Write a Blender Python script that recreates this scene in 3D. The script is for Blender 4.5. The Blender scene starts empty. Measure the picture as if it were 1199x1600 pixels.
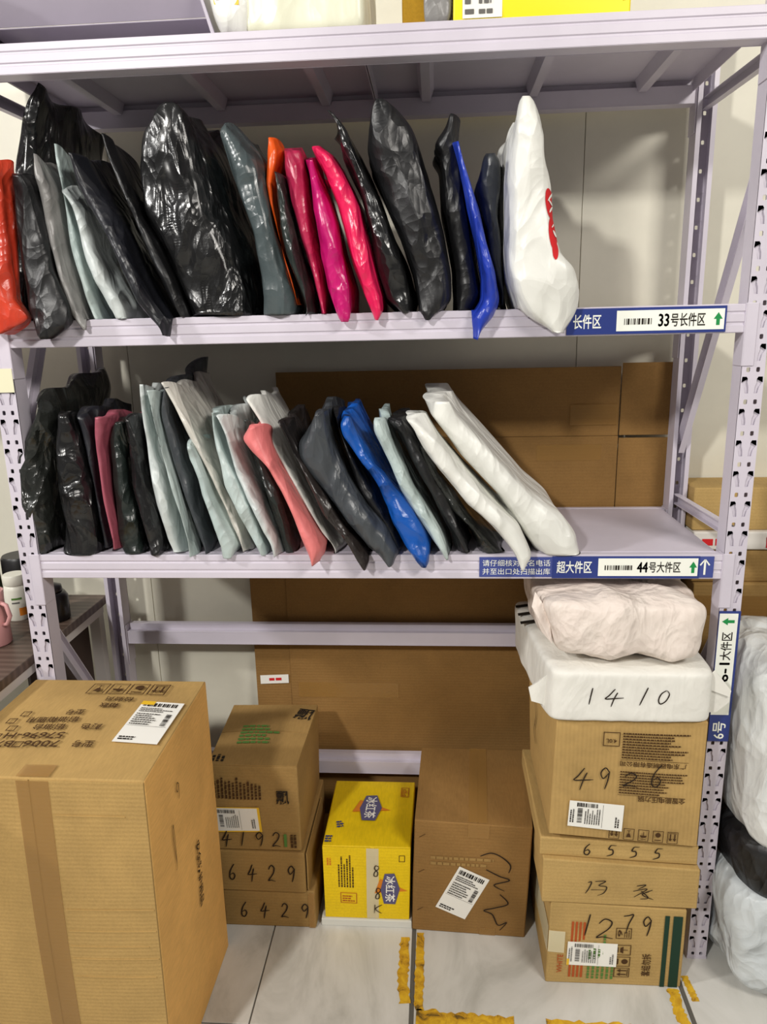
import bpy, bmesh, math, random
import numpy as np
from mathutils import Vector, Matrix
from mathutils.geometry import tessellate_polygon

scene = bpy.context.scene
COL = scene.collection
random.seed(7)
PI = math.pi

# ------------------------------------------------------------------ camera
CAM = np.array([.8857, -1.4449, 1.4214])
YAW, PITCH, ROLL, FPX = .0731, .2426, -.0226, 1152.08
_f = np.array([-math.sin(YAW) * math.cos(PITCH), math.cos(YAW) * math.cos(PITCH), -math.sin(PITCH)])
_r = np.array([math.cos(YAW), math.sin(YAW), 0.0])
_u = np.cross(_r, _f)
_r = _r * math.cos(ROLL) + _u * math.sin(ROLL)
_u = np.cross(_r, _f)
cam_data = bpy.data.cameras.new('camera')
cam_data.sensor_fit = 'VERTICAL'
cam_data.sensor_height = 36.0
cam_data.lens = 36.0 * FPX / 1600.0
cam_data.clip_start = .02
cam = bpy.data.objects.new('camera', cam_data)
COL.objects.link(cam)
cam.matrix_world = Matrix(((_r[0], _u[0], -_f[0], CAM[0]), (_r[1], _u[1], -_f[1], CAM[1]),
                           (_r[2], _u[2], -_f[2], CAM[2]), (0, 0, 0, 1)))
scene.camera = cam

# ------------------------------------------------------------------ light and exposure
world = bpy.data.worlds.new('room_light')
scene.world = world
world.use_nodes = True
wn = world.node_tree.nodes['Background']
wn.inputs[0].default_value = (1.0, .97, .92, 1)
wn.inputs[1].default_value = .17

def area(name, loc, target, sx, sy, power, color):
    d = bpy.data.lights.new(name, 'AREA')
    d.shape = 'RECTANGLE'; d.size = sx; d.size_y = sy; d.energy = power; d.color = color
    o = bpy.data.objects.new(name, d); COL.objects.link(o)
    o.location = loc
    o.rotation_euler = (Vector(target) - Vector(loc)).to_track_quat('-Z', 'Y').to_euler()
    return o
area('ceiling_lamp_front', (-.75, -3.0, 3.0), (.6, 0, .8), .22, .22, 88, (1.0, .97, .92))
area('ceiling_lamp_left', (-2.1, -1.2, 2.7), (.3, 0, 1.2), .22, .22, 56, (1.0, .98, .95))
area('ceiling_lamp_right', (2.6, -2.2, 3.0), (.8, 0, .8), 1.0, .4, 62, (1.0, .95, .88))
vs = scene.view_settings
scene.display_settings.display_device = 'sRGB'
vs.view_transform = 'Standard'; vs.look = 'None'; vs.gamma = 1.0; vs.use_curve_mapping = False
vs.exposure = -.16

# ------------------------------------------------------------------ helpers
def ray(px, py):
    return _f + _r * (px - 600) / FPX - _u * (py - 800) / FPX
def at(px, py, Y):
    d = ray(px, py)
    return CAM + d * (Y - CAM[1]) / d[1]
def lin(c):
    return tuple(((v / 255) / 12.92 if v / 255 <= .04045 else ((v / 255 + .055) / 1.055) ** 2.4) for v in c)

def tag(o, label=None, cat=None, group=None, kind=None):
    if label: o['label'] = label
    if cat: o['category'] = cat
    if group: o['group'] = group
    if kind: o['kind'] = kind
    return o
def empty(name, loc, label=None, cat=None, group=None):
    o = bpy.data.objects.new(name, None)
    o.empty_display_size = .05
    COL.objects.link(o); o.location = loc
    return tag(o, label, cat, group)
def pydata(name, verts, faces, mat, parent=None, smooth=False, origin=None):
    """verts in world coordinates; stored relative to origin (or the parent's origin)"""
    v = np.asarray(verts, float)
    if parent is not None:
        base = np.array(wloc(parent)); loc = (0, 0, 0)
    else:
        base = np.array(origin if origin is not None else (0, 0, 0)); loc = tuple(base)
    me = bpy.data.meshes.new(name)
    me.from_pydata([tuple(p) for p in (v - base)], [], faces)
    me.update()
    if smooth:
        me.shade_smooth()
    me.materials.append(mat)
    o = bpy.data.objects.new(name, me)
    COL.objects.link(o)
    o.location = loc
    if parent is not None:
        o.parent = parent
    return o
def wloc(o):
    p = Vector((0, 0, 0))
    while o is not None:
        p = p + Vector(o.location); o = o.parent
    return p

class MB:
    def __init__(s): s.v = []; s.f = []
    def add(s, v, f):
        n = len(s.v); s.v += [tuple(p) for p in v]; s.f += [tuple(i + n for i in q) for q in f]
        return s
    def box(s, x0, x1, y0, y1, z0, z1):
        v = [(x0, y0, z0), (x1, y0, z0), (x1, y1, z0), (x0, y1, z0), (x0, y0, z1), (x1, y0, z1), (x1, y1, z1), (x0, y1, z1)]
        return s.add(v, [(3, 2, 1, 0), (4, 5, 6, 7), (0, 1, 5, 4), (1, 2, 6, 5), (2, 3, 7, 6), (3, 0, 4, 7)])
    def extrude(s, prof, fn, a, b):
        """closed profile of (p,q), fn(p,q,t)->xyz, swept a..b"""
        n = len(prof)
        v = [fn(p, q, a) for p, q in prof] + [fn(p, q, b) for p, q in prof]
        f = [(i, (i + 1) % n, n + (i + 1) % n, n + i) for i in range(n)]
        for t in tessellate_polygon([[Vector((p, q, 0)) for p, q in prof]]):
            f.append(tuple(t)); f.append(tuple(n + i for i in reversed(t)))
        return s.add(v, f)
    def lathe(s, prof, c, n=28):
        v = []; f = []
        for r, z in prof:
            for k in range(n):
                v.append((c[0] + r * math.cos(2 * PI * k / n), c[1] + r * math.sin(2 * PI * k / n), c[2] + z))
        for i in range(len(prof) - 1):
            for k in range(n):
                f.append((i * n + k, i * n + (k + 1) % n, (i + 1) * n + (k + 1) % n, (i + 1) * n + k))
        f.append(tuple(reversed(range(n)))); f.append(tuple((len(prof) - 1) * n + k for k in range(n)))
        return s.add(v, f)
    def tube(s, pts, rad, n=8):
        v = []; f = []
        pts = [Vector(p) for p in pts]
        for i, p in enumerate(pts):
            d = (pts[min(i + 1, len(pts) - 1)] - pts[max(i - 1, 0)]).normalized()
            a = d.orthogonal().normalized() if i == 0 else (a - d * a.dot(d)).normalized()
            b = d.cross(a)
            for k in range(n):
                v.append(p + a * rad * math.cos(2 * PI * k / n) + b * rad * math.sin(2 * PI * k / n))
        for i in range(len(pts) - 1):
            for k in range(n):
                f.append((i * n + k, i * n + (k + 1) % n, (i + 1) * n + (k + 1) % n, (i + 1) * n + k))
        f.append(tuple(reversed(range(n)))); f.append(tuple((len(pts) - 1) * n + k for k in range(n)))
        return s.add(v, f)
    def build(s, name, mat, parent=None, bevel=0, smooth=False, origin=None):
        o = pydata(name, s.v, s.f, mat, parent, smooth, origin)
        if bevel:
            m = o.modifiers.new('bevel', 'BEVEL'); m.width = bevel; m.segments = 2; m.limit_method = 'ANGLE'; m.angle_limit = math.radians(50)
        return o

# ------------------------------------------------------------------ materials
class NT:
    def __init__(s, name):
        s.m = bpy.data.materials.new(name); s.m.use_nodes = True
        s.t = s.m.node_tree; s.b = s.t.nodes['Principled BSDF']
    def n(s, kind, **kw):
        x = s.t.nodes.new(kind)
        for k, v in kw.items():
            if k in x.inputs: x.inputs[k].default_value = v
            else: setattr(x, k, v)
        return x
    def l(s, a, b): s.t.links.new(a, b)
    def coords(s, scale=(1, 1, 1), rnd=True):
        tc = s.n('ShaderNodeTexCoord'); mp = s.n('ShaderNodeMapping')
        mp.inputs['Scale'].default_value = scale
        s.l(tc.outputs['Object'], mp.inputs['Vector'])
        if rnd:
            oi = s.n('ShaderNodeObjectInfo'); mu = s.n('ShaderNodeMath', operation='MULTIPLY'); mu.inputs[1].default_value = 37.0
            s.l(oi.outputs['Random'], mu.inputs[0]); s.l(mu.outputs[0], mp.inputs['Location'])
        return mp.outputs['Vector']
    def ramp(s, src, stops):
        r = s.n('ShaderNodeValToRGB'); e = r.color_ramp.elements
        while len(e) < len(stops): e.new(.5)
        for q, (p, c) in zip(e, stops):
            q.position = p; q.color = tuple(c) + (1,) if len(c) == 3 else c
        s.l(src, r.inputs[0]); return r.outputs[0]
    def bump(s, src, strength, dist, prev=None):
        b = s.n('ShaderNodeBump'); b.inputs['Strength'].default_value = strength; b.inputs['Distance'].default_value = dist
        s.l(src, b.inputs['Height'])
        if prev is not None: s.l(prev, b.inputs['Normal'])
        return b.outputs['Normal']
    def noise(s, vec, scale, detail=3, rough=.55, dist=0, kind='FBM'):
        x = s.n('ShaderNodeTexNoise'); x.noise_type = kind
        x.inputs['Scale'].default_value = scale; x.inputs['Detail'].default_value = detail
        x.inputs['Roughness'].default_value = rough; x.inputs['Distortion'].default_value = dist
        s.l(vec, x.inputs['Vector']); return x.outputs[0]

def plain(name, c, rough=.5, metal=0, spec=.5):
    k = NT(name); k.b.inputs['Base Color'].default_value = lin(c) + (1,)
    k.b.inputs['Roughness'].default_value = rough; k.b.inputs['Metallic'].default_value = metal
    k.b.inputs['Specular IOR Level'].default_value = spec
    return k.m
def paint(name, c, rough=.42):
    k = NT(name); v = k.coords()
    a = np.array(lin(c))
    n = k.noise(v, 5, 5, .6)
    k.l(k.ramp(n, [(.3, a * .90), (.6, a), (.8, np.minimum(1, a * 1.05))]), k.b.inputs['Base Color'])
    k.b.inputs['Roughness'].default_value = rough
    k.l(k.bump(k.noise(v, 160, 2), .06, .0008), k.b.inputs['Normal'])
    return k.m
def cardboard(name, c, flute='z', rough=.8, fl=.10):
    k = NT(name); v = k.coords()
    a = np.array(lin(c))
    n1 = k.noise(v, 7, 4, .6, .4)
    n2 = k.noise(k.coords((260, 40, 260) if flute == 'z' else (40, 260, 40)), 1, 3, .6)
    mx = k.n('ShaderNodeMix', data_type='RGBA', blend_type='MULTIPLY'); mx.inputs[0].default_value = .5
    k.l(k.ramp(n1, [(.25, a * .84), (.55, a), (.8, a * 1.10)]), mx.inputs[6])
    k.l(k.ramp(n2, [(.25, (.72, .72, .70)), (.65, (1, 1, 1))]), mx.inputs[7])
    k.l(mx.outputs[2], k.b.inputs['Base Color'])
    k.b.inputs['Roughness'].default_value = rough
    k.b.inputs['Specular IOR Level'].default_value = .25
    w = k.n('ShaderNodeTexWave', wave_type='BANDS', bands_direction='Z' if flute == 'z' else 'X')
    w.inputs['Scale'].default_value = 38; w.inputs['Distortion'].default_value = .8; w.inputs['Detail'].default_value = 1
    k.l(k.coords(rnd=False), w.inputs['Vector'])
    nb = k.bump(w.outputs['Fac'], fl, .002)
    k.l(k.bump(n1, .25, .006, nb), k.b.inputs['Normal'])
    return k.m
def poly(name, c, rough=.28, crinkle=.5, c2=None, sheen=0, coat=0, scale=1.0):
    """crinkled polythene film"""
    k = NT(name); v = k.coords()
    a = np.array(lin(c)); b = np.array(lin(c2)) if c2 else a * .8
    n = k.noise(v, 6 * scale, 3, .5, .6)
    k.l(k.ramp(n, [(.32, b), (.62, a)]), k.b.inputs['Base Color'])
    rr = k.n('ShaderNodeMapRange'); rr.inputs[3].default_value = rough * .7; rr.inputs[4].default_value = rough * 1.45
    k.l(k.noise(v, 11, 2), rr.inputs[0]); k.l(rr.outputs[0], k.b.inputs['Roughness'])
    k.b.inputs['Specular IOR Level'].default_value = .55
    if coat: k.b.inputs['Coat Weight'].default_value = coat; k.b.inputs['Coat Roughness'].default_value = .12
    ds = k.n('ShaderNodeTexNoise'); ds.inputs['Scale'].default_value = 7; ds.inputs['Detail'].default_value = 2
    vs_ = k.coords((1, 1, .6)); k.l(vs_, ds.inputs['Vector'])
    mx = k.n('ShaderNodeMix', data_type='RGBA'); mx.inputs[0].default_value = .12
    k.l(vs_, mx.inputs[6]); k.l(ds.outputs['Color'], mx.inputs[7])
    def vor(sc):
        x = k.n('ShaderNodeTexVoronoi'); x.inputs['Scale'].default_value = sc; x.inputs['Detail'].default_value = 1.0; x.inputs['Roughness'].default_value = .55
        k.l(mx.outputs[2], x.inputs['Vector']); return x.outputs['Distance']
    n1 = k.bump(vor(28 * scale), .46 * crinkle, .018, k.bump(vor(11 * scale), .75 * crinkle, .045))
    r2 = k.noise(v, 42 * scale, 3, .6, 2.0)
    n2 = k.bump(r2, .12 * crinkle, .005, n1)
    k.l(n2, k.b.inputs['Normal'])
    return k.m
def print_ink(name, c): return plain(name, c, .75, 0, .2)

M = {}
M['rack'] = paint('lavender_paint', (209, 202, 214))
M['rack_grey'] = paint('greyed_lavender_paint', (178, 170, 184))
M['wall'] = paint('wall_panel_paint', (226, 222, 205), .5)
M['seam'] = plain('wall_seam', (196, 190, 174), .7)
M['card'] = cardboard('kraft_cardboard', (188, 156, 98))
M['card_big'] = cardboard('fluted_kraft_cardboard', (184, 150, 92), fl=.15)
M['card_x'] = cardboard('kraft_cardboard_upright_flutes', (188, 154, 96), 'x', fl=.20)
M['card_dark'] = cardboard('dark_kraft_cardboard', (164, 131, 78))
M['card_old'] = cardboard('brown_reused_cardboard', (146, 110, 62))
M['card_orange'] = cardboard('orange_kraft_cardboard', (234, 182, 106))
M['card_yellow'] = cardboard('yellow_printed_cardboard', (240, 205, 24), rough=.5)
M['ink'] = print_ink('black_ink', (38, 32, 26))
M['ink_brown'] = print_ink('dark_brown_ink', (74, 50, 26))
M['ink_grey'] = print_ink('grey_ink', (105, 103, 100))
M['ink_red'] = print_ink('red_ink', (205, 40, 44))
M['ink_orange'] = print_ink('orange_ink', (214, 128, 40))
M['ink_rust'] = print_ink('rust_ink', (176, 84, 40))
M['ink_green'] = print_ink('green_ink', (34, 96, 62))
M['ink_dkgreen'] = print_ink('dark_green_ink', (34, 60, 46))
M['ink_ltgreen'] = print_ink('light_green_ink', (88, 128, 60))
M['plate'] = print_ink('logo_grey_violet', (92, 88, 122))
M['ink_blue'] = print_ink('slate_blue_ink', (66, 70, 110))
M['pen'] = print_ink('marker_pen', (42, 32, 24))
M['paper'] = plain('label_paper', (240, 238, 230), .55)
M['label_yellow'] = plain('label_yellow_strip', (236, 190, 40), .5)
M['sign_blue'] = plain('sign_navy_blue', (42, 58, 128), .35)
M['sign_blue2'] = plain('sign_faded_blue', (66, 78, 146), .4)
M['sign_white'] = plain('sign_white', (244, 246, 236), .4)
M['arrow_green'] = plain('arrow_green', (20, 140, 70), .45)
M['dark'] = plain('dark_metal', (40, 38, 42), .5)

k = NT('packing_tape')
k.b.inputs['Base Color'].default_value = lin((176, 134, 74)) + (1,)
k.b.inputs['Roughness'].default_value = .22; k.b.inputs['Alpha'].default_value = .42
M['tape'] = k.m
k = NT('clear_tape')
k.b.inputs['Base Color'].default_value = lin((236, 226, 190)) + (1,)
k.b.inputs['Roughness'].default_value = .2; k.b.inputs['Alpha'].default_value = .55
M['clear'] = k.m

M['black'] = poly('black_polythene', (26, 26, 27), .24, 1.0, (17, 17, 18), coat=.25)
M['black2'] = poly('matt_black_polythene', (24, 24, 26), .38, .7, (18, 18, 20))
M['navy'] = poly('navy_black_polythene', (30, 31, 38), .36, .7, (22, 23, 29))
M['dkgreen'] = poly('green_black_polythene', (40, 48, 45), .27, .9, (28, 35, 33), coat=.2)
M['char'] = poly('charcoal_polythene', (68, 72, 76), .34, .7, (54, 57, 62))
M['slate'] = poly('slate_grey_polythene', (78, 88, 90), .26, .9, (62, 72, 74), coat=.2)
M['smoke'] = poly('smoky_translucent_polythene', (46, 48, 45), .22, 1.1, (26, 28, 26), coat=.4)
M['grey'] = poly('grey_polythene', (150, 148, 146), .34, .8, (128, 126, 124))
M['pale'] = poly('pale_grey_polythene', (206, 212, 210), .36, .8, (186, 194, 193))
M['mint'] = poly('mint_grey_polythene', (190, 203, 200), .34, .8, (168, 184, 182))
M['white'] = poly('white_polythene', (235, 235, 228), .38, .45, (222, 222, 215))
M['cream'] = poly('cream_translucent_polythene', (214, 210, 200), .3, .8, (190, 187, 180))
M['red'] = poly('red_orange_polythene', (214, 70, 44), .28, .8, (196, 58, 38))
M['orange'] = poly('orange_polythene', (246, 98, 24), .3, .7, (226, 84, 20))
M['rasp'] = poly('raspberry_polythene', (190, 42, 84), .3, .8, (166, 34, 72))
M['magenta'] = poly('magenta_polythene', (204, 22, 112), .28, .8, (186, 18, 104))
M['pink'] = poly('hot_pink_polythene', (236, 34, 92), .28, .8, (218, 26, 84))
M['blue'] = poly('royal_blue_polythene', (34, 62, 176), .28, .7, (28, 50, 152))
M['blue2'] = poly('cobalt_blue_polythene', (16, 84, 172), .28, .9, (10, 66, 146))
M['dpink'] = poly('dusty_pink_polythene', (168, 84, 100), .4, .5, (148, 72, 88))
M['coral'] = poly('coral_pink_polythene', (238, 134, 132), .42, .5, (226, 120, 120))
M['brownblk'] = poly('brown_black_polythene', (46, 40, 38), .3, .9, (34, 29, 28))
M['foam'] = poly('white_foam_wrap', (232, 230, 222), .6, .10, (228, 226, 218), scale=3.2)
M['foam_pink'] = poly('pinkish_foam_wrap', (232, 220, 210), .5, .30, (228, 214, 204), scale=2.4)
M['sack'] = poly('white_sack_film', (226, 228, 226), .32, .65, (216, 219, 218))
M['sack_grey'] = poly('grey_white_sack_film', (206, 212, 214), .32, .65, (196, 203, 206))

# ------------------------------------------------------------------ lettering (prepared while the scene is still small)
TEXTS = ['33', '44', '6-1', '号长件区', '号大件区', '大件区', '长件区', '33号长件区', '超大件区', '44号大件区', '请仔细核对姓名电话', '并至出口处扫描出库', '6-1大件区', '6号',
         '冰红茶', '套组勿拆', '全智能电压力锅', '广东电器制造有限公司', '4.0L', '飘', '6', 'WHITE', '检验员', '箱数', '型号', '批号', '铝油箱通用', '颜色',
         '57696-H', '7006', 'B7006', '铝油台', '安全防护用品']
TM = {}
def _texts():
    objs = []
    for bold in (0, 1):
        for t in TEXTS:
            cu = bpy.data.curves.new('t', 'FONT'); cu.body = t; cu.size = 1; cu.resolution_u = 2
            cu.offset = .014 if bold else 0
            o = bpy.data.objects.new('t', cu); COL.objects.link(o); objs.append((t, bold, o))
    bpy.context.view_layer.update()
    dg = bpy.context.evaluated_depsgraph_get()
    for t, bold, o in objs:
        e = o.evaluated_get(dg); me = e.to_mesh()
        v = np.array([tuple(p.co[:2]) for p in me.vertices]) if len(me.vertices) else np.zeros((0, 2))
        f = [tuple(p.vertices) for p in me.polygons]
        e.to_mesh_clear()
        if len(v): v = (v - v.min(0)) / (v.max(0) - v.min(0))
        TM[t, bold] = (v, f)
    for t, b, o in objs:
        cu = o.data; bpy.data.objects.remove(o); bpy.data.curves.remove(cu)
_texts()

class Ink:
    """flat print, built in 2D metres and mapped onto a face"""
    def __init__(s): s.v = []; s.f = []
    def add(s, v, f):
        n = len(s.v); s.v += [tuple(p) for p in v]; s.f += [tuple(i + n for i in q) for q in f]; return s
    def rect(s, x0, y0, x1, y1): return s.add([(x0, y0), (x1, y0), (x1, y1), (x0, y1)], [(0, 1, 2, 3)])
    def text(s, t, x, y, w, h, rot=0, bold=1):
        v, f = TM[t, bold]
        if rot in (0, 180): p = v * (w, h)
        else: p = v * (h, w)
        if rot == 180: p = np.array([w, h]) - p
        elif rot == 90: p = np.stack([w - p[:, 1], p[:, 0]], 1)
        elif rot == 270: p = np.stack([p[:, 1], h - p[:, 0]], 1)
        return s.add(p + (x, y), f)
    def digits(s, t, x, y, w, h, rot=0, d=.0007):
        for a, b in ((0, 0), (d, 0), (-d, 0), (0, d), (0, -d)): s.text(t, x + a, y + b, w, h, rot, 0)
        return s
    def frame(s, x0, y0, x1, y1, t):
        return s.rect(x0, y0, x1, y0 + t).rect(x0, y1 - t, x1, y1).rect(x0, y0 + t, x0 + t, y1 - t).rect(x1 - t, y0 + t, x1, y1 - t)
    def barcode(s, x0, y0, x1, y1, vertical=False, seed=1):
        R_ = random.Random(seed); L = (y1 - y0) if vertical else (x1 - x0); p = 0; m = L / 44
        while p < L - m:
            w = m * R_.choice((1, 1, 2, 3))
            e = min(p + w, L)
            if vertical: s.rect(x0, y0 + p, x1, y0 + e)
            else: s.rect(x0 + p, y0, x0 + e, y1)
            p = e + m * R_.choice((1, 1, 2))
        return s
    def lines(s, x0, y0, x1, y1, n, fill=.5, seed=1, dash=True, vertical=False):
        """rows of small broken strokes: print too fine to read"""
        R_ = random.Random(seed)
        for i in range(n):
            if vertical:
                a = x0 + (x1 - x0) * i / n; b = a + (x1 - x0) / n * fill; p = y0; lim = y0 + (y1 - y0) * R_.uniform(.6, 1)
            else:
                a = y0 + (y1 - y0) * i / n; b = a + (y1 - y0) / n * fill; p = x0; lim = x0 + (x1 - x0) * R_.uniform(.6, 1)
            while p < lim:
                w = R_.uniform(.8, 2.2) * abs(b - a) if dash else lim - p
                e = min(p + w, lim)
                if vertical: s.rect(a, p, b, e)
                else: s.rect(p, a, e, b)
                p = e + abs(b - a) * R_.uniform(.25, .5)
        return s
    def stroke(s, pts, w):
        P = np.array(pts, float)
        if len(P) > 2:
            Q = []
            for i in range(len(P) - 1):
                p0 = P[max(i - 1, 0)]; p1 = P[i]; p2 = P[i + 1]; p3 = P[min(i + 2, len(P) - 1)]
                for t in np.linspace(0, 1, 6, endpoint=False):
                    Q.append(.5 * ((2 * p1) + (p2 - p0) * t + (2 * p0 - 5 * p1 + 4 * p2 - p3) * t * t + (-p0 + 3 * p1 - 3 * p2 + p3) * t ** 3))
            Q.append(P[-1]); P = np.array(Q)
        d = np.gradient(P, axis=0); d /= np.linalg.norm(d, axis=1)[:, None] + 1e-9
        nrm = np.stack([-d[:, 1], d[:, 0]], 1)
        ww = w * .5 * np.interp(np.linspace(0, 1, len(P)), [0, .2, .8, 1], [.8, 1.1, 1, .5])[:, None]
        n = len(P)
        return s.add(list(P + nrm * ww) + list(P - nrm * ww), [(i, i + 1, n + i + 1, n + i) for i in range(n - 1)])
    def hand(s, txt, x, y, w, h, adv, lw, slant=.12):
        for ch in txt:
            for st in HAND.get(ch, []):
                s.stroke([(x + (px + slant * py) * w, y + py * h) for px, py in st], lw)
            x += adv
        return s
HAND = {
    '0': [[(.5, 1), (.15, .75), (.05, .3), (.3, 0), (.7, .2), (.85, .7), (.55, 1)]],
    '1': [[(.5, 1), (.4, .5), (.3, 0)]],
    '2': [[(.1, .75), (.35, 1), (.7, .85), (.6, .5), (.1, .05), (.4, .08), (.9, 0)]],
    '3': [[(.1, .95), (.7, 1), (.35, .62), (.75, .4), (.6, .05), (.1, .0)]],
    '4': [[(.45, 1), (.2, .6), (.02, .38), (.5, .4), (1.0, .45)], [(.62, .78), (.5, .4), (.4, -.12)]],
    '5': [[(.4, 1), (.25, .6), (.65, .55), (.7, .2), (.1, 0)], [(.4, 1), (.95, 1.02)]],
    '6': [[(.6, 1), (.2, .55), (.15, .1), (.5, 0), (.7, .25), (.5, .42), (.2, .3)]],
    '7': [[(.05, .9), (.5, .95), (.9, 1), (.6, .5), (.45, 0)]],
    '8': [[(.7, .9), (.3, 1), (.2, .7), (.6, .4), (.6, .05), (.2, .05), (.25, .4), (.7, .7), (.7, .9)]],
    '9': [[(.75, .8), (.4, 1), (.1, .75), (.35, .5), (.75, .8)], [(.75, .85), (.7, .4), (.55, 0)]],
    'K': [[(.1, 1), (.15, 0)], [(.8, 1), (.2, .5), (.9, 0)]],
    'f': [[(.0, .85), (.15, .9), (.1, .45), (.0, .1)], [(.3, .95), (.75, 1), (.5, .7), (.85, .62), (.8, .2), (.55, .0)], [(.2, .38), (.8, .42)]],
    'j': [[(.1, .85), (.5, .95), (.2, .65)], [(.0, .5), (.6, .7), (.1, .1)], [(.35, .55), (.75, .1), (.4, 0)], [(.85, .65), (.45, .3), (1.0, .0)], [(.4, .35), (.7, .5)]],
    's': [[(.0, .95), (.5, .9), (.95, 1.0), (.8, .75), (.95, .55)], [(.05, .62), (.35, .45), (.6, .62), (.9, .42)], [(.2, .35), (.7, .3), (.35, .12), (.8, .0)]],
}

# ------------------------------------------------------------------ setting: floor, wall
fl = MB().box(-2.6, 4.0, -4.2, .47, -.03, -.0025).build('floor', plain('floor_grout', (92, 88, 80), .8))
tag(fl, 'pale grey marbled tile floor with dark joints', kind='structure')
k = NT('marbled_floor_tile'); v = k.coords()
n = k.noise(k.coords((1, .45, 1)), 4.5, 6, .62, 1.8)
k.l(k.ramp(n, [(.3, lin((178, 176, 168))), (.5, lin((205, 203, 196))), (.7, lin((216, 214, 208)))]), k.b.inputs['Base Color'])
rr = k.n('ShaderNodeMapRange'); rr.inputs[3].default_value = .22; rr.inputs[4].default_value = .5
k.l(k.noise(v, 6, 4), rr.inputs[0]); k.l(rr.outputs[0], k.b.inputs['Roughness'])
M['tile'] = k.m
xe = [-2.515, -1.915, -1.315, -.715, -.115, .485, .828, 1.42, 2.02, 2.62, 3.22, 3.82]
ye = [-4.03, -3.42, -2.81, -2.2, -1.59, -.98, -.37 + .155, .465]
for i in range(len(xe) - 1):
    for j in range(len(ye) - 1):
        g = .0016 if not (abs(xe[i] - .828) < .01 or abs(xe[i] - 1.42) < .01) else .0050
        g2 = .0050 if (abs(xe[i + 1] - .828) < .01 or abs(xe[i + 1] - 1.42) < .01) else .0016
        MB().box(xe[i] + g, xe[i + 1] - g2, ye[j] + .0016, ye[j + 1] - .0016, -.012, 0).build('tile', M['tile'], fl, bevel=.0012)

WY = .465
wb = MB().box(-2.6, 4.0, WY + .012, WY + .10, -.03, 2.9).build('wall_back', M['seam'])
tag(wb, 'off white sandwich panel wall behind the rack', kind='structure')
for i in range(7):
    a = -2.6 + i * .96 + .075 - (.96 if False else 0)
    a = 1.238 + (i - 4) * 1.15
    MB().box(max(a + .0006, -2.6), min(a + 1.15 - .0006, 4.0), WY, WY + .012, -.0, 2.9).build('wall_panel', M['wall'], wb, bevel=.0015)

# ------------------------------------------------------------------ storage rack
W, D, H = 1.5, .41, 2.06
UW, UD, TH = .042, .045, .0022
PIT = .06
rack = empty('storage_rack', (W / 2, D / 2, 0), 'lavender painted steel storage rack with perforated posts holding bags and cartons', 'shelving rack')
Z1, Z2, Z3 = 1.937, 1.4525, .972     # deck heights
BH = .051

def perforated_post(outer_x, sx, face_y, sy):
    """sx: +1 when the face runs +x from the outer edge; sy: +1 when the flanges run +y from the face"""
    mb = MB()
    slot = [(p * 1.6, q) for p, q in [(.001, .0155), (.006, .0155), (.0065, .005), (.003, -.003), (.0015, -.0155), (-.0025, -.0155), (-.002, -.003), (-.0005, .004), (-.0005, .0115)]]
    sq = [(-.0035, -.003), (-.002, -.0045), (.002, -.0045), (.0035, -.003), (.0035, .003), (.002, .0045), (-.002, .0045), (-.0035, .003)]
    n = int(H / PIT)
    X = lambda p: outer_x + sx * p
    holes = []
    for c, m in ((.0120, -1), (.0300, 1)):
        holes.append([(c + m * p, .045 + q) for p, q in slot])
        holes.append([(c + p, .0135 + q) for p, q in sq])
    outer = [(0, 0), (UW, 0), (UW, PIT), (0, PIT)]
    loops = [outer] + holes
    tris = tessellate_polygon([[Vector((p, q, 0)) for p, q in L] for L in loops])
    flat = [p for L in loops for p in L]
    for i in range(n + 1):
        z0 = i * PIT
        if z0 + PIT > H: break
        v = [(X(p), face_y, z0 + q) for p, q in flat]
        mb.add(v, [tuple(t) for t in tris])
        v = [(X(p), face_y + sy * TH, z0 + q) for p, q in flat]
        mb.add(v, [tuple(t) for t in tris])
        for L in holes[0::2]:
            mb.add([(X(p), face_y + sy * .0036, z0 + q) for p, q in ((min(a[0] for a in L) - .001, .027), (max(a[0] for a in L) + .001, .027), (max(a[0] for a in L) + .001, .0625), (min(a[0] for a in L) - .001, .0625))], [(0, 1, 2, 3)])
        for L in holes:
            m = len(L)
            mb.add([(X(p), face_y, z0 + q) for p, q in L] + [(X(p), face_y + sy * TH, z0 + q) for p, q in L],
                   [(a, (a + 1) % m, m + (a + 1) % m, m + a) for a in range(m)])
    zt = n * PIT
    def bx(p0, p1, d0, d1):
        xs = sorted((X(p0), X(p1))); ys = sorted((face_y + sy * d0, face_y + sy * d1))
        mb.box(xs[0], xs[1], ys[0], ys[1], 0, zt)
    bx(0, TH, TH, UD); bx(UW - TH, UW, TH, UD)
    bx(TH, .010, UD - TH, UD); bx(UW - .010, UW - TH, UD - TH, UD)
    o = mb.build('upright', M['rack'], rack)
    return o
posts = [perforated_post(0, 1, 0, 1), perforated_post(W, -1, 0, 1), perforated_post(0, 1, D, -1), perforated_post(W, -1, D, -1)]
for (ox, oy) in ((0, 0), (W - UW, 0), (0, D - UD), (W - UW, D - UD)):
    MB().box(ox - .001, ox + UW + .001, oy - .001, oy + UD + .001, 0, .006).build('foot', M['rack'], rack)

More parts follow.
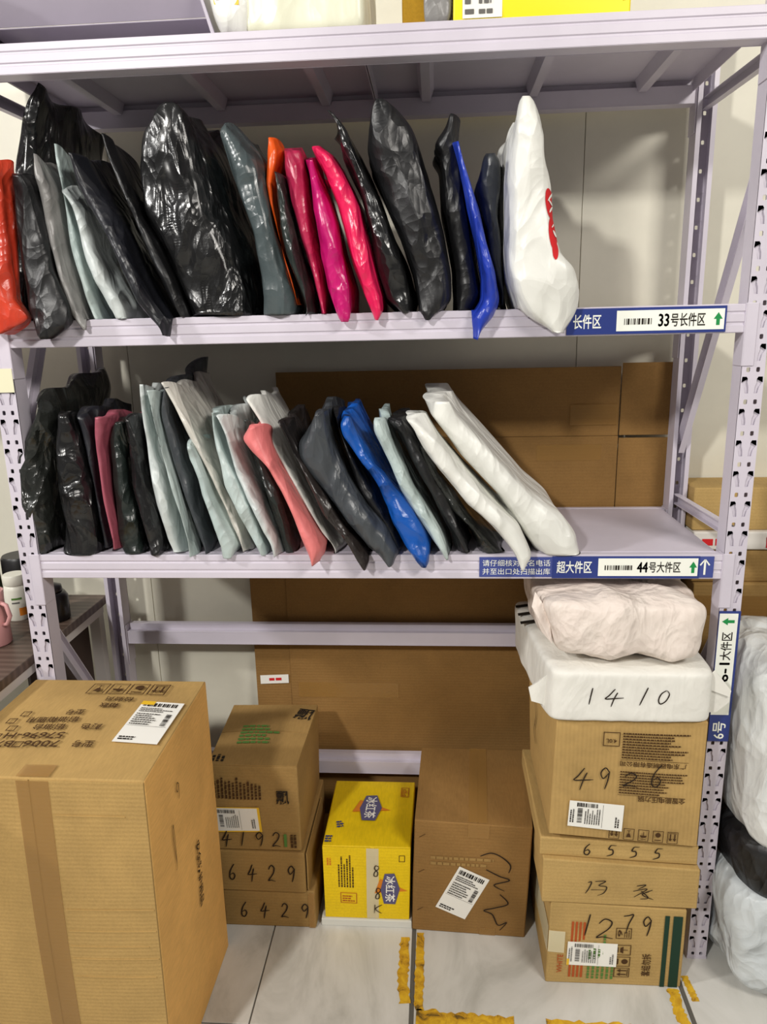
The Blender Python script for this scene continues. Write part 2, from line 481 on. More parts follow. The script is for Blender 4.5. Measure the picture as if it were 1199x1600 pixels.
def beam(z_top, y_face, sy, x0=UW, x1=W - UW, h=BH, conn=True):
    """stepped box beam; y_face is its outer face and sy points inward"""
    P = [(0, 0), (0, .013), (.0022, .015), (.0022, .018), (0, .020), (0, .033), (.0022, .035), (.0022, .037), (0, .039), (0, h), (.020, h), (.020, h - .016), (.036, h - .016), (.036, 0)]
    mb = MB().extrude(P, lambda p, q, t: (t, y_face + sy * p, z_top - h + q), x0 + .0015, x1 - .0015)
    b = mb.build('beam', M['rack'], rack, bevel=.001)
    if conn:
        for s, xe_ in ((1, x0), (-1, x1)):
            c = MB()
            a = sorted((xe_ - s * .020, xe_ + s * .0025))
            ys = sorted((y_face - sy * .0025, y_face - sy * .0003))
            c.box(a[0], a[1], ys[0], ys[1], z_top - .112, z_top + .002)
            a = sorted((xe_ + s * .0003, xe_ + s * .0028)); ys = sorted((y_face - sy * .0025, y_face + sy * .040))
            c.box(a[0], a[1], ys[0], ys[1], z_top - .112, z_top + .002)
            c.build('beam_connector', M['rack'], b, bevel=.001)
    return b
for z in (Z1, Z2, Z3):
    beam(z, 0, 1); beam(z, D, -1)
beam(.655, D, -1); beam(.268, D, -1)

def deck(z, splits):
    for x0, x1 in splits:
        mb = MB().box(x0 + .001, x1 - .001, .0205, D - .0205, z - .0015, z - .0003)
        mb.box(x0 + .001, x0 + .003, .0375, D - .0375, z - .028, z - .0015)
        mb.box(x1 - .003, x1 - .001, .0375, D - .0375, z - .028, z - .0015)
        p = mb.build('shelf_panel', M['rack'], rack)
        n = 3
        for i in range(n):
            c = x0 + (x1 - x0) * (i + .5 + (i - 1) * .02) / n
            MB().extrude([(-.017, 0), (-.009, -.024), (.009, -.024), (.017, 0)],
                         lambda a, b, t: (c + a, t, z - .0016 + b), .040, D - .040).build('stiffener', M['rack'], p)
for z in (Z1, Z2, Z3):
    deck(z, ((.05, .758), (.758, W - .05)))

def brace(a, b, x, w=.024, name='brace'):
    """C channel from (y,z) a to (y,z) b in the side frame at x"""
    a = Vector((a[0], a[1])); b = Vector((b[0], b[1])); d = (b - a).normalized(); n_ = Vector((-d.y, d.x))
    s = 1 if x < .7 else -1
    prof = [(-w / 2, 0), (w / 2, 0), (w / 2, .014), (w / 2 - .002, .014), (w / 2 - .002, .002), (-w / 2 + .002, .002), (-w / 2 + .002, .014), (-w / 2, .014)]
    L = (b - a).length
    def fn(p, q, t):
        c = a + d * t + n_ * p
        return (x + s * q, c.x, c.y)
    return MB().extrude(prof, fn, 0, L).build(name, M['rack'], rack)
for x in (.014, W - .014):
    y0, y1 = .030, D - .030
    brace((y0, 1.875), (y1, 1.885), x); brace((y0, 1.01), (y1, 1.00), x); brace((y0, .12), (y1, .12), x)
    brace((y0, 1.735), (y1, 1.125), x, .036) if x > .7 else brace((y0, 1.19), (y1, 1.80), x, .036)
    brace((y0, .81), (y1, .27), x, .030)
# paper patch taped round the left post
pt = MB().box(-.0012, UW + .0005, -.0035, -.0026, 1.315, 1.362).build('paper_sticker', plain('yellowed_sticker', (226, 222, 190), .6), rack)
# shelf of the neighbouring bay that shares the left post
nb = MB()
nb.box(-.42, -.0015, 0, .036, Z2 - BH, Z2); nb.box(-.42, -.0015, D - .036, D, Z2 - BH, Z2)
nb.box(-.42, -.0015, .036, D - .036, Z2 - .0015, Z2 - .0003)
nb.build('side_shelf', M['rack'], rack)

# ------------------------------------------------------------------ signs
def sign_root(name, label, loc): return empty(name, loc, label, 'sign')
def on_front(ink, name, mat, parent, x0, z0, y, rotfn=None):
    v = [(x0 + a, y, z0 + b) for a, b in ink.v]
    return pydata(name, v, ink.f, mat, parent)
def xz(px, py, Y=-.005):
    p = at(px, py, Y); return p[0], p[2]
def front_arrow(ink, cx, z0, z1, w):
    m = z0 + (z1 - z0) * .48
    ink.add([(cx - w * .5, m), (cx + w * .5, m), (cx, z1)], [(0, 1, 2)])
    return ink.rect(cx - w * .2, z0, cx + w * .2, m)
# level sign 33
zc = Z2 - BH / 2
xa, xb = xz(887, 503)[0], xz(1137, 497)[0]
s33 = sign_root('shelf_sign', 'blue and white shelf label strip reading 33 on the upper beam', ((xa + xb) / 2, -.002, Z2 - BH))
MB().box(xa, xb, -.0020, -.0004, zc - .0235, zc + .0235).build('panel', M['sign_blue'], s33)
wa, wb_ = xz(965, 500)[0], xz(1134, 497)[0]
MB().box(wa, wb_, -.0025, -.0020, zc - .0185, zc + .0185).build('insert', M['sign_white'], s33)
t0, t1 = xz(897, 500)[0], xz(941, 500)[0]
on_front(Ink().text('长件区', 0, 0, t1 - t0, .026), 'lettering', M['sign_white'], s33, t0, zc - .013, -.0024)
t0, t1 = xz(1031, 498)[0], xz(1104, 498)[0]
on_front(Ink().digits('33', 0, .001, (t1 - t0) * .22, .022).text('号长件区', (t1 - t0) * .26, 0, (t1 - t0) * .74, .024), 'lettering', M['ink'], s33, t0, zc - .012, -.0029)
t0, t1 = xz(977, 499)[0], xz(1023, 499)[0]
on_front(Ink().barcode(0, 0, t1 - t0, .011, seed=3), 'barcode', M['ink'], s33, t0, zc - .007, -.0029)
on_front(front_arrow(Ink(), xz(1124, 497)[0], zc - .011, zc + .012, .016), 'arrow', M['arrow_green'], s33, 0, 0, -.0029)
# level sign 44
zc = Z3 - BH / 2
xs = [xz(p, 887)[0] for p in (750, 864, 1095, 1117)]
s44 = sign_root('shelf_sign', 'long blue and white shelf label strip reading 44 on the lower beam', ((xs[0] + xs[3]) / 2, -.002, Z3 - BH))
MB().box(xs[0], xs[1], -.0018, -.0004, zc - .021, zc + .021).build('panel', M['sign_blue2'], s44)
MB().box(xs[1], xs[2], -.0022, -.0004, zc - .0235, zc + .0225).build('panel', M['sign_blue'], s44)
MB().box(xs[2], xs[3], -.0018, -.0004, zc - .022, zc + .022).build('panel', M['sign_blue2'], s44)
wa, wb_ = xz(936, 887)[0], xz(1092, 887)[0]
MB().box(wa, wb_, -.0027, -.0022, zc - .0185, zc + .0185).build('insert', M['sign_white'], s44)
t0, t1 = xz(755, 887)[0], xz(861, 887)[0]
on_front(Ink().text('请仔细核对姓名电话', 0, .018, t1 - t0, .0135, 0, 0).text('并至出口处扫描出库', 0, 0, t1 - t0, .0135, 0, 0), 'lettering', M['sign_white'], s44, t0, zc - .016, -.0022)
t0, t1 = xz(871, 887)[0], xz(926, 887)[0]
on_front(Ink().text('超大件区', 0, 0, t1 - t0, .026), 'lettering', M['sign_white'], s44, t0, zc - .013, -.0026)
t0, t1 = xz(997, 887)[0], xz(1065, 887)[0]
on_front(Ink().digits('44', 0, .001, (t1 - t0) * .24, .021).text('号大件区', (t1 - t0) * .27, 0, (t1 - t0) * .73, .023), 'lettering', M['ink'], s44, t0, zc - .0115, -.0031)
t0, t1 = xz(946, 888)[0], xz(989, 888)[0]
on_front(Ink().barcode(0, 0, t1 - t0, .010, seed=5), 'barcode', M['ink'], s44, t0, zc - .006, -.0031)
on_front(front_arrow(Ink(), xz(1084.5, 887)[0], zc - .012, zc + .012, .015), 'arrow', M['arrow_green'], s44, 0, 0, -.0031)
wi = Ink(); c = xz(1103, 887)[0]
wi.rect(c - .002, zc - .016, c + .002, zc + .014).stroke([(c - .009, zc + .004), (c - .0005, zc + .016)], .004).stroke([(c + .009, zc + .004), (c + .0005, zc + .016)], .004)
on_front(wi, 'arrow', M['sign_white'], s44, 0, 0, -.0022)
# upright sign 6-1
zt, zb = at(1140, 955, -.004)[2], at(1120, 1158, -.004)[2]
sx0, sx1 = W - UW - .001, W - .0005
s61 = sign_root('post_sign', 'narrow upright sign reading 6-1 on the right post', ((sx0 + sx1) / 2, -.002, zb))
MB().box(sx0, sx1, -.0045, -.0028, zb, zt).build('panel', M['sign_blue'], s61)
zm = zb + .062
MB().box(sx0 + .001, sx1 - .005, -.0050, -.0045, zm, zt - .005).build('insert', M['sign_white'], s61)
ar = Ink(); cz = zt - .022; cx = (sx0 + sx1) / 2 - .002
ar.add([(cx - .013, cz), (cx - .001, cz - .008), (cx - .001, cz + .008)], [(0, 1, 2)]).rect(cx - .001, cz - .0032, cx + .012, cz + .0032)
on_front(ar, 'arrow', M['arrow_green'], s61, 0, 0, -.0054)
on_front(Ink().digits('6-1', 0.001, 0, .020, .042, 90).text('大件区', 0, .048, .022, .062, 90), 'lettering', M['ink'], s61, cx - .011, zt - .155, -.0054)
on_front(Ink().text('6号', 0, 0, .026, .040, 90), 'lettering', M['sign_white'], s61, sx0 + .008, zb + .006, -.0049)
on_front(Ink().barcode(0, 0, .012, .03, True, 8), 'barcode', M['ink'], s61, cx - .006, zt - .200, -.0054)

# ------------------------------------------------------------------ soft bags
def fold_noise(P, seed, amp, k0=14., n=6, stretch=(1, 1, .5)):
    """crumpled film: facets between random pull points plus wandering straight folds"""
    R_ = np.random.RandomState(seed); Q = P * np.array(stretch)
    wob = np.stack([sum(np.sin(Q @ R_.normal(0, 16, 3) + R_.rand() * 6.28) for _ in range(3)) for _ in range(3)], 1) * .006
    Q = Q + wob
    lo, hi = Q.min(0) - .02, Q.max(0) + .02
    out = np.zeros(len(P))
    for sp, a in ((.075 * 14 / k0, 1.0), (.036 * 14 / k0, .5)):
        cnt = int(min(1500, max(10, np.prod((hi - lo) / sp) * 1.1)))
        C_ = lo + (hi - lo) * R_.rand(cnt, 3)
        d = np.full(len(Q), 9.)
        h = R_.uniform(-.35, .35, cnt)
        for i in range(cnt): d = np.minimum(d, np.linalg.norm(Q - C_[i], axis=1) / sp + h[i])
        out += a * (d - d.mean()) * 1.05
    for i in range(n):
        kk = R_.normal(0, 1, 3); kk /= np.linalg.norm(kk); kk *= k0 * 2.2 * 1.5 ** (i * .6)
        tri = np.abs(((Q @ kk + R_.rand() * 9) / PI) % 2 - 1)
        m = np.clip(.5 + np.sin(P @ R_.normal(0, 9, 3) + R_.rand() * 6.28), 0, 1)
        out += (tri - .5) * m * 1.35 / (1 + i * .3)
    return amp * out
def vnormals(V, F):
    N = np.zeros_like(V); F = np.array(F)
    a, b, c, d = V[F[:, 0]], V[F[:, 1]], V[F[:, 2]], V[F[:, 3]]
    fn = np.cross(c - a, d - b)
    for i in range(4): np.add.at(N, F[:, i], fn)
    return N / (np.linalg.norm(N, axis=1)[:, None] + 1e-12)

def bag(label, rows, mat, yf=.0, yb=.30, raise_=0., cr=.0052, p=.40, trace=.03, seed=None, group=None, deck=Z2, skew=0., name='courier_bag',
        NS=80, NT_=40, soft=True, cat='parcel bag', drop=.004):
    global _seed
    _seed += 1
    seed = seed or _seed
    rows = sorted(rows, key=lambda r: -r[0])
    T = yf + trace
    zs, xl, xr = [], [], []
    for y, a, b in rows:
        pa = at(a, y, T); pb = at(b, y, T)
        zs.append((pa[2] + pb[2]) / 2); xl.append(pa[0]); xr.append(pb[0])
    zs = np.array(zs); xl = np.array(xl); xr = np.array(xr)
    z = np.linspace(zs[0], zs[-1], NS)
    L = np.interp(z, zs, xl); Rr = np.interp(z, zs, xr)
    if soft:
        for _ in range(3):
            for A in (L, Rr):
                A[1:-1] = A[1:-1] * .5 + (A[:-2] + A[2:]) * .25
    cx = (L + Rr) / 2; hw = np.maximum((Rr - L) / 2, .0015)
    s = (z - z[0]) / (z[-1] - z[0])
    u = np.linspace(0, 1, NT_)
    t = (1 - np.cos(PI * u)) / 2
    t = .5 * t + .5 * u
    e = np.maximum(1 - np.abs(2 * t - 1) ** 5, 0) ** p
    V = []
    R_ = np.random.RandomState(seed)
    ph = R_.rand(4) * 6.28
    for i in range(NS):
        si = s[i]
        wobx = .006 * np.sin(3.1 * t + ph[0] + 2.0 * si) * (t) + skew * t
        sh = .97 + .03 * math.sin(PI * min(1, si * 1.3 + .1))
        y = yf + (yb - yf) * (.5 + (t - .5) * sh)
        zz = z[i] + raise_ * t * si ** 2 - drop * np.abs(2 * t - 1) ** 6 * si ** 8 + .006 * np.sin(5 * t + ph[1]) * si ** 3
        h = hw[i] * e * (1 + .10 * np.sin(4.2 * t + ph[2] + 3 * si))
        V.append(np.stack([cx[i] + wobx + h, y, zz], 1))
        V.append(np.stack([cx[i] + wobx - h, y, zz], 1)[-2:0:-1])
    V = np.concatenate(V)
    n = 2 * NT_ - 2
    F = []
    for i in range(NS - 1):
        for j in range(n):
            F.append((i * n + j, i * n + (j + 1) % n, (i + 1) * n + (j + 1) % n, (i + 1) * n + j))
    for i in (0, NS - 1):
        for j in range(NT_ - 1):
            q = (i * n + j, i * n + j + 1, i * n + (n - 1 - j if j < NT_ - 2 else j + 1), i * n + (n - j) % n)
            q = tuple(dict.fromkeys(q))
            F.append(q[::-1] if i == 0 else q)
    N = vnormals(V, [q if len(q) == 4 else q + q[-1:] for q in F])
    w = np.clip(np.repeat(hw, n) / .012, .35, 1)
    td = (V[:, 1] - yf) / (yb - yf)
    w = w * (1 - .6 * np.clip((td - .12) / .35, 0, 1))
    ss = np.repeat(s, n)
    tip = np.clip((ss - .86) / .14, 0, 1) ** 1.5 + .6 * np.clip((.10 - ss) / .10, 0, 1)
    for ax, am in ((0, .010), (2, .008)):
        V[:, ax] += tip * am * np.sin(V[:, 1] * R_.uniform(30, 60) + ph[3] + ax) * R_.uniform(.5, 1)
    V = V + N * (fold_noise(V, seed, cr) * w)[:, None]
    m = V[:, 1] > -.012
    V[m, 2] = np.maximum(V[m, 2], deck + .0006)
    o = pydata(name, V, F, mat, None, True, origin=(float(cx[0]), (yf + yb) / 2, float(max(zs[0], deck))))
    tag(o, label, cat, group)
    return o
_seed = 100

GU = 'courier bags standing on the upper shelf'
GL = 'courier bags leaning on the lower shelf'
B = lambda label, mat, rows, **kw: bag(label, rows, M[mat], group=GU, deck=Z2, **kw)
B('red orange plastic bag at the left end of the upper shelf, cut by the frame', 'red', [(256, -24, 2), (300, -30, 10), (400, -30, 18), (470, -30, 24), (497, -28, 46), (510, -20, 38), (525, 0, 12)], yf=-.06, yb=-.004, trace=.02, p=0.46)
B('tall pointed black bag rising highest at the left of the upper shelf', 'black', [(123, 49, 54), (150, 33, 58), (200, 22, 60), (260, 17, 58), (340, 14, 46), (420, 16, 42), (512, 28, 48)], yf=.052, yb=.34, raise_=-.035, trace=.0, p=0.30)
B('short puffy black bag in front of the tall pointed black bag', 'black2', [(272, 24, 44), (290, 20, 56), (350, 22, 74), (420, 32, 84), (480, 48, 104), (505, 60, 112), (523, 68, 90)], yf=-.045, yb=.05, trace=.02, p=0.33, cr=.0060)
B('grey brown translucent bag right of the short puffy black bag', 'grey', [(247, 56, 60), (295, 68, 88), (383, 82, 104), (453, 100, 124), (490, 114, 136), (515, 132, 143)], yf=-.02, yb=.28, p=0.40)
B('dark green tinted clear bag between the grey brown and the pale mint bag', 'mint', [(232, 90, 96), (262, 94, 106), (302, 103, 114), (386, 118, 130), (463, 140, 152), (500, 152, 163)], yf=.0, yb=.28)
B('pale mint grey bag leaning left beside the navy black bag', 'pale', [(296, 107, 116), (330, 117, 142), (386, 130, 158), (440, 150, 184), (480, 172, 206), (507, 192, 212)], yf=-.01, yb=.22)
B('wide navy black bag with a pointed lower corner hanging over the beam', 'navy', [(237, 110, 124), (281, 120, 148), (330, 146, 176), (411, 187, 216), (470, 212, 246), (505, 240, 274), (526, 259, 266)], yf=-.04, yb=.25, p=0.53)
B('thin glossy black bag with a finger like top left of the biggest black bag', 'black2', [(213, 160, 169), (250, 172, 187), (302, 193, 211), (362, 221, 241), (435, 256, 276), (480, 276, 292), (496, 284, 294)], yf=-.01, yb=.29, raise_=-.04)
B('largest glossy black sack on the upper shelf with heavy creases', 'black', [(167, 250, 284), (176, 243, 292), (195, 240, 304), (222, 226, 316), (260, 221, 330), (330, 228, 352), (400, 258, 380), (456, 281, 400), (493, 291, 402)], yf=-.015, yb=.32, p=0.30, cr=.0080, trace=.05)
B('slate grey bag with a crumpled knot at its top corner', 'slate', [(190, 360, 364), (204, 348, 374), (237, 350, 402), (260, 356, 416), (317, 376, 427), (367, 396, 437), (433, 410, 453), (484, 414, 465), (495, 416, 462)], yf=-.01, yb=.30, p=0.33, cr=.0068)
B('bright orange bag poking out between slate grey and raspberry bags', 'orange', [(226, 426, 434), (244, 420, 444), (290, 420, 430), (320, 426, 433), (400, 446, 450), (480, 470, 473)], yf=.01, yb=.24, p=0.33)
B('thin green black bag in front of the orange bag', 'dkgreen', [(271, 434, 440), (300, 435, 451), (357, 442, 462), (397, 449, 473), (450, 465, 490), (488, 477, 493), (498, 480, 487)], yf=-.02, yb=.22, p=0.46)
B('dark raspberry bag, leftmost of the three pink bags', 'rasp', [(237, 446, 474), (260, 445, 479), (317, 455, 486), (370, 470, 492), (417, 485, 503), (460, 496, 511), (491, 503, 514)], yf=-.01, yb=.26, p=0.36)
B('magenta bag, middle of the three pink bags', 'magenta', [(243, 480, 488), (297, 488, 509), (347, 495, 526), (397, 500, 536), (450, 512, 550), (480, 524, 549), (497, 531, 545)], yf=-.03, yb=.24, p=0.40)
B('hot pink bag, rightmost of the three pink bags', 'pink', [(222, 491, 497), (240, 495, 520), (270, 508, 537), (323, 528, 566), (377, 539, 580), (417, 550, 590), (463, 567, 599), (485, 580, 600), (497, 586, 592)], yf=-.03, yb=.26, p=0.40)
B('slim black bag with a hooked top between hot pink bag and stout black sack', 'black', [(185, 516, 521), (200, 526, 542), (233, 531, 563), (260, 544, 575), (303, 563, 592), (367, 582, 613), (423, 592, 637), (470, 604, 650), (492, 628, 644)], yf=-.02, yb=.28, p=0.40)
B('stout matt black sack with a gathered rounded top', 'black2', [(173, 596, 612), (184, 580, 630), (205, 571, 650), (240, 569, 664), (303, 597, 682), (367, 624, 697), (427, 645, 706), (470, 654, 706), (494, 657, 688), (503, 668, 680)], yf=-.025, yb=.33, p=0.30, trace=.05, cr=.0034)
B('black bag with a torn spiky corner left of the blue bag', 'black2', [(184, 704, 712), (205, 694, 713), (222, 676, 715), (240, 690, 718), (313, 690, 727), (374, 702, 737), (425, 710, 746), (460, 712, 752), (490, 712, 738)], yf=.0, yb=.26, p=0.40, cr=.0060)
B('royal blue bag with its corner drooping over the upper beam', 'blue', [(219, 711, 717), (250, 716, 725), (322, 730, 748), (383, 744, 764), (430, 753, 776), (468, 752, 784), (495, 734, 777), (510, 737, 764), (529, 742, 748)], yf=-.045, yb=.22, p=0.46, cr=.0030)
B('dark grey bag tucked behind the white bag with red logo', 'char', [(243, 768, 784), (285, 744, 785), (330, 752, 785), (400, 767, 787), (450, 782, 790), (480, 788, 794)], yf=.03, yb=.30, p=0.33, trace=.0)
wbag = B('white plastic bag with red logo at the right of the upper shelf', 'white', [(172, 816, 832), (182, 805, 843), (220, 793, 858), (290, 787, 867), (360, 788, 868), (402, 790, 876), (425, 792, 898), (453, 798, 907), (486, 810, 901), (505, 834, 891), (527, 860, 880)], yf=-.05, yb=.26, p=0.33, cr=.0068, trace=.05)

B = lambda label, mat, rows, **kw: bag(label, rows, M[mat], group=GL, deck=Z3, **kw)
B('biggest crinkled black bag at the left end of the lower shelf', 'smoke', [(614, 68, 78), (640, 56, 88), (700, 40, 84), (760, 34, 86), (820, 48, 92), (867, 68, 96)], yf=.0, yb=.33, raise_=.035, p=0.33, cr=.0090, trace=.05, skew=.01)
B('crumpled glossy black bag second from the left on the lower shelf', 'black', [(646, 98, 118), (700, 90, 136), (760, 92, 147), (820, 98, 156), (866, 104, 162)], yf=-.01, yb=.25, p=0.36, cr=.0090)
B('narrow navy black bag left of the dusty pink bag', 'navy', [(641, 126, 142), (700, 140, 154), (768, 151, 168), (850, 166, 183)], yf=.005, yb=.26, p=0.33)
B('thin dusty pink bag squeezed between dark bags', 'dpink', [(653, 149, 166), (675, 150, 170), (700, 155, 168), (778, 168, 178), (838, 182, 190), (855, 184, 188)], yf=-.02, yb=.24, p=0.46, cr=.0018)
B('grey green dark bag just right of the dusty pink bag', 'dkgreen', [(660, 180, 194), (690, 174, 202), (750, 180, 207), (813, 190, 223), (860, 194, 231)], yf=.0, yb=.22, p=0.33, cr=.0060)
B('upright shiny black bag left of the pale bags', 'black', [(654, 204, 217), (700, 207, 226), (757, 212, 237), (820, 229, 255), (864, 243, 261)], yf=-.01, yb=.25, p=0.36)
B('pale grey bag, first of the light bags from the left', 'pale', [(605, 221, 231), (663, 226, 240), (715, 234, 254), (778, 248, 270), (838, 262, 285), (862, 270, 291)], yf=-.005, yb=.27, p=0.40)
B('slim white bag leaning on the first pale grey bag', 'mint', [(613, 234, 245), (652, 240, 252), (708, 254, 267), (785, 279, 292), (838, 292, 308), (867, 300, 310)], yf=-.02, yb=.26, p=0.46)
B('dark grey translucent bag with a peaked back between white and cream bags', 'char', [(606, 254, 264), (656, 256, 272), (736, 280, 296), (803, 301, 318), (845, 316, 331), (865, 321, 329)], yf=.0, yb=.31, raise_=.05, p=0.40)
B('short rounded mint grey bag in front of the cream bag', 'mint', [(692, 298, 307), (715, 297, 319), (768, 314, 340), (813, 330, 361), (850, 346, 376), (866, 351, 371)], yf=-.02, yb=.18, p=0.36)
B('tall cream translucent mailer with wide visible side', 'cream', [(601, 261, 268), (642, 280, 292), (680, 299, 312), (729, 325, 339), (768, 344, 356), (824, 369, 383), (860, 384, 393)], yf=.0, yb=.30, raise_=.012, p=0.46)
B('blue grey pale bag right of the cream mailer', 'mint', [(644, 326, 340), (694, 337, 353), (750, 356, 374), (806, 383, 402), (845, 403, 416), (865, 410, 417)], yf=-.01, yb=.25, p=0.40)
B('pale grey bag just left of the coral pink bag', 'pale', [(650, 347, 357), (693, 358, 371), (742, 373, 389), (798, 400, 418), (835, 418, 436), (867, 434, 442)], yf=-.015, yb=.24, p=0.40, raise_=.015)
B('dark green black bag behind the coral pink bag', 'dkgreen', [(660, 383, 392), (700, 394, 408), (760, 417, 438), (820, 438, 456), (863, 448, 466)], yf=.01, yb=.26, p=0.36)
B('coral pink bag with a pointed corner hanging over the lower beam', 'coral', [(672, 388, 411), (690, 370, 418), (707, 386, 424), (732, 416, 434), (770, 437, 458), (812, 457, 480), (858, 475, 504), (884, 489, 496)], yf=-.055, yb=.16, p=0.53, cr=.0021, trace=.015)
B('white mailer with broad pale top right of the coral pink bag', 'white', [(625, 394, 402), (665, 410, 424), (714, 436, 450), (770, 468, 482), (830, 503, 520), (855, 518, 540), (867, 524, 535)], yf=.0, yb=.29, p=0.43, raise_=.012)
B('brown black bag left of the broad charcoal bag', 'brownblk', [(653, 439, 450), (700, 455, 468), (749, 480, 496), (800, 508, 528), (840, 538, 560), (870, 559, 578), (885, 571, 577)], yf=-.035, yb=.25, p=0.40, cr=.0060)
B('broad charcoal grey bag in the middle of the lower shelf', 'char', [(639, 498, 510), (658, 484, 516), (688, 468, 525), (711, 469, 533), (742, 488, 545), (791, 526, 574), (830, 560, 609), (860, 592, 626), (879, 608, 619)], yf=-.035, yb=.26, p=0.33, cr=.0060, trace=.04)
B('thin black bag between charcoal and cobalt blue bags', 'black2', [(645, 520, 528), (700, 538, 550), (760, 562, 582), (820, 600, 620), (850, 614, 628)], yf=.0, yb=.24, p=0.36)
B('cobalt blue bag on the lower shelf', 'blue2', [(641, 536, 547), (658, 530, 557), (676, 535, 567), (711, 557, 588), (756, 590, 616), (791, 608, 644), (830, 625, 667), (855, 636, 672), (877, 656, 665)], yf=-.03, yb=.25, p=0.36, cr=.0068)
B('pale grey green bag just right of the cobalt blue bag', 'mint', [(654, 589, 602), (669, 587, 607), (704, 601, 622), (760, 625, 650), (805, 653, 678), (840, 675, 697), (869, 697, 706)], yf=-.02, yb=.25, p=0.40)
B('black bag between the pale grey green and the small white bag', 'black2', [(655, 613, 632), (713, 642, 664), (777, 676, 700), (836, 708, 732), (857, 718, 738)], yf=-.005, yb=.25, p=0.36, cr=.0060)
B('smoky clear bag flattened under the small white bag', 'smoke', [(690, 650, 660), (740, 672, 684), (790, 702, 722), (832, 736, 762), (850, 745, 782), (859, 748, 790)], yf=.0, yb=.24, p=0.36)
B('narrow white bag with its corner hanging over the blue sign', 'white', [(654, 641, 660), (681, 651, 683), (735, 686, 727), (793, 733, 784), (820, 765, 815), (850, 790, 827), (868, 802, 833), (887, 816, 823)], yf=-.05, yb=.17, p=0.30, cr=.0030, trace=.03)
B('largest white mailer leaning at the right end of the lower row', 'white', [(618, 668, 701), (644, 672, 720), (708, 716, 782), (767, 773, 836), (799, 796, 878), (831, 820, 899), (863, 845, 902)], yf=-.01, yb=.30, p=0.22, cr=.0018, trace=.05)

# red logo on the white bag: printed patch that follows the film
def surf_patch(obj, name, mat, shapes, off=.0012):
    """shapes: lists of (px,py) outlines traced on the bag seen from the front; they are laid onto the film"""
    from mathutils.bvhtree import BVHTree
    me = obj.data; o0 = Vector(obj.location)
    bvh = BVHTree.FromPolygons([v.co + o0 for v in me.vertices], [tuple(p.vertices) for p in me.polygons])
    V, F = [], []
    for ring in shapes:
        c = np.mean(ring, 0); idx = []
        rings = [[tuple(c + (np.array(q) - c) * s) for q in ring] for s in (1, .66, .33)]
        pts = [q for r_ in rings for q in r_] + [tuple(c)]
        ok = []
        for q in pts:
            hit = bvh.ray_cast(Vector(CAM), Vector(ray(*q)).normalized())
            ok.append(hit[0] + hit[1] * off * (1 if hit[1].dot(Vector(CAM) - hit[0]) > 0 else -1) if hit[0] is not None else None)
        b = len(V); n = len(ring)
        last = [x for x in ok if x is not None]
        if not last: continue
        for x in ok: V.append(tuple(x if x is not None else last[0]))
        for a in range(2):
            for i in range(n): F.append((b + a * n + i, b + a * n + (i + 1) % n, b + (a + 1) * n + (i + 1) % n, b + (a + 1) * n + i))
        for i in range(n): F.append((b + 2 * n + i, b + 2 * n + (i + 1) % n, b + 3 * n))
    if V:
        return pydata(name, V, F, mat, obj)
el = lambda cx, cy, a, b, r=0: [(cx + a * math.cos(t) * math.cos(r) - b * math.sin(t) * math.sin(r), cy + a * math.cos(t) * math.sin(r) + b * math.sin(t) * math.cos(r)) for t in np.linspace(0, 2 * PI, 24, endpoint=False)]
surf_patch(wbag, 'red_logo', M['ink_red'], [el(859, 318, 6, 24, -.12), el(864, 365, 6, 26, -.10), el(868, 392, 4.5, 14, -.1)])
surf_patch(wbag, 'logo_lettering', M['paper'], [el(859, 308, 1.2, 7, .5), el(860, 318, 1.0, 7, -.5), el(860, 328, 1.2, 5, .4), el(864, 352, 1.0, 5, .5), el(866, 366, 1.2, 6, -.4)], .0022)

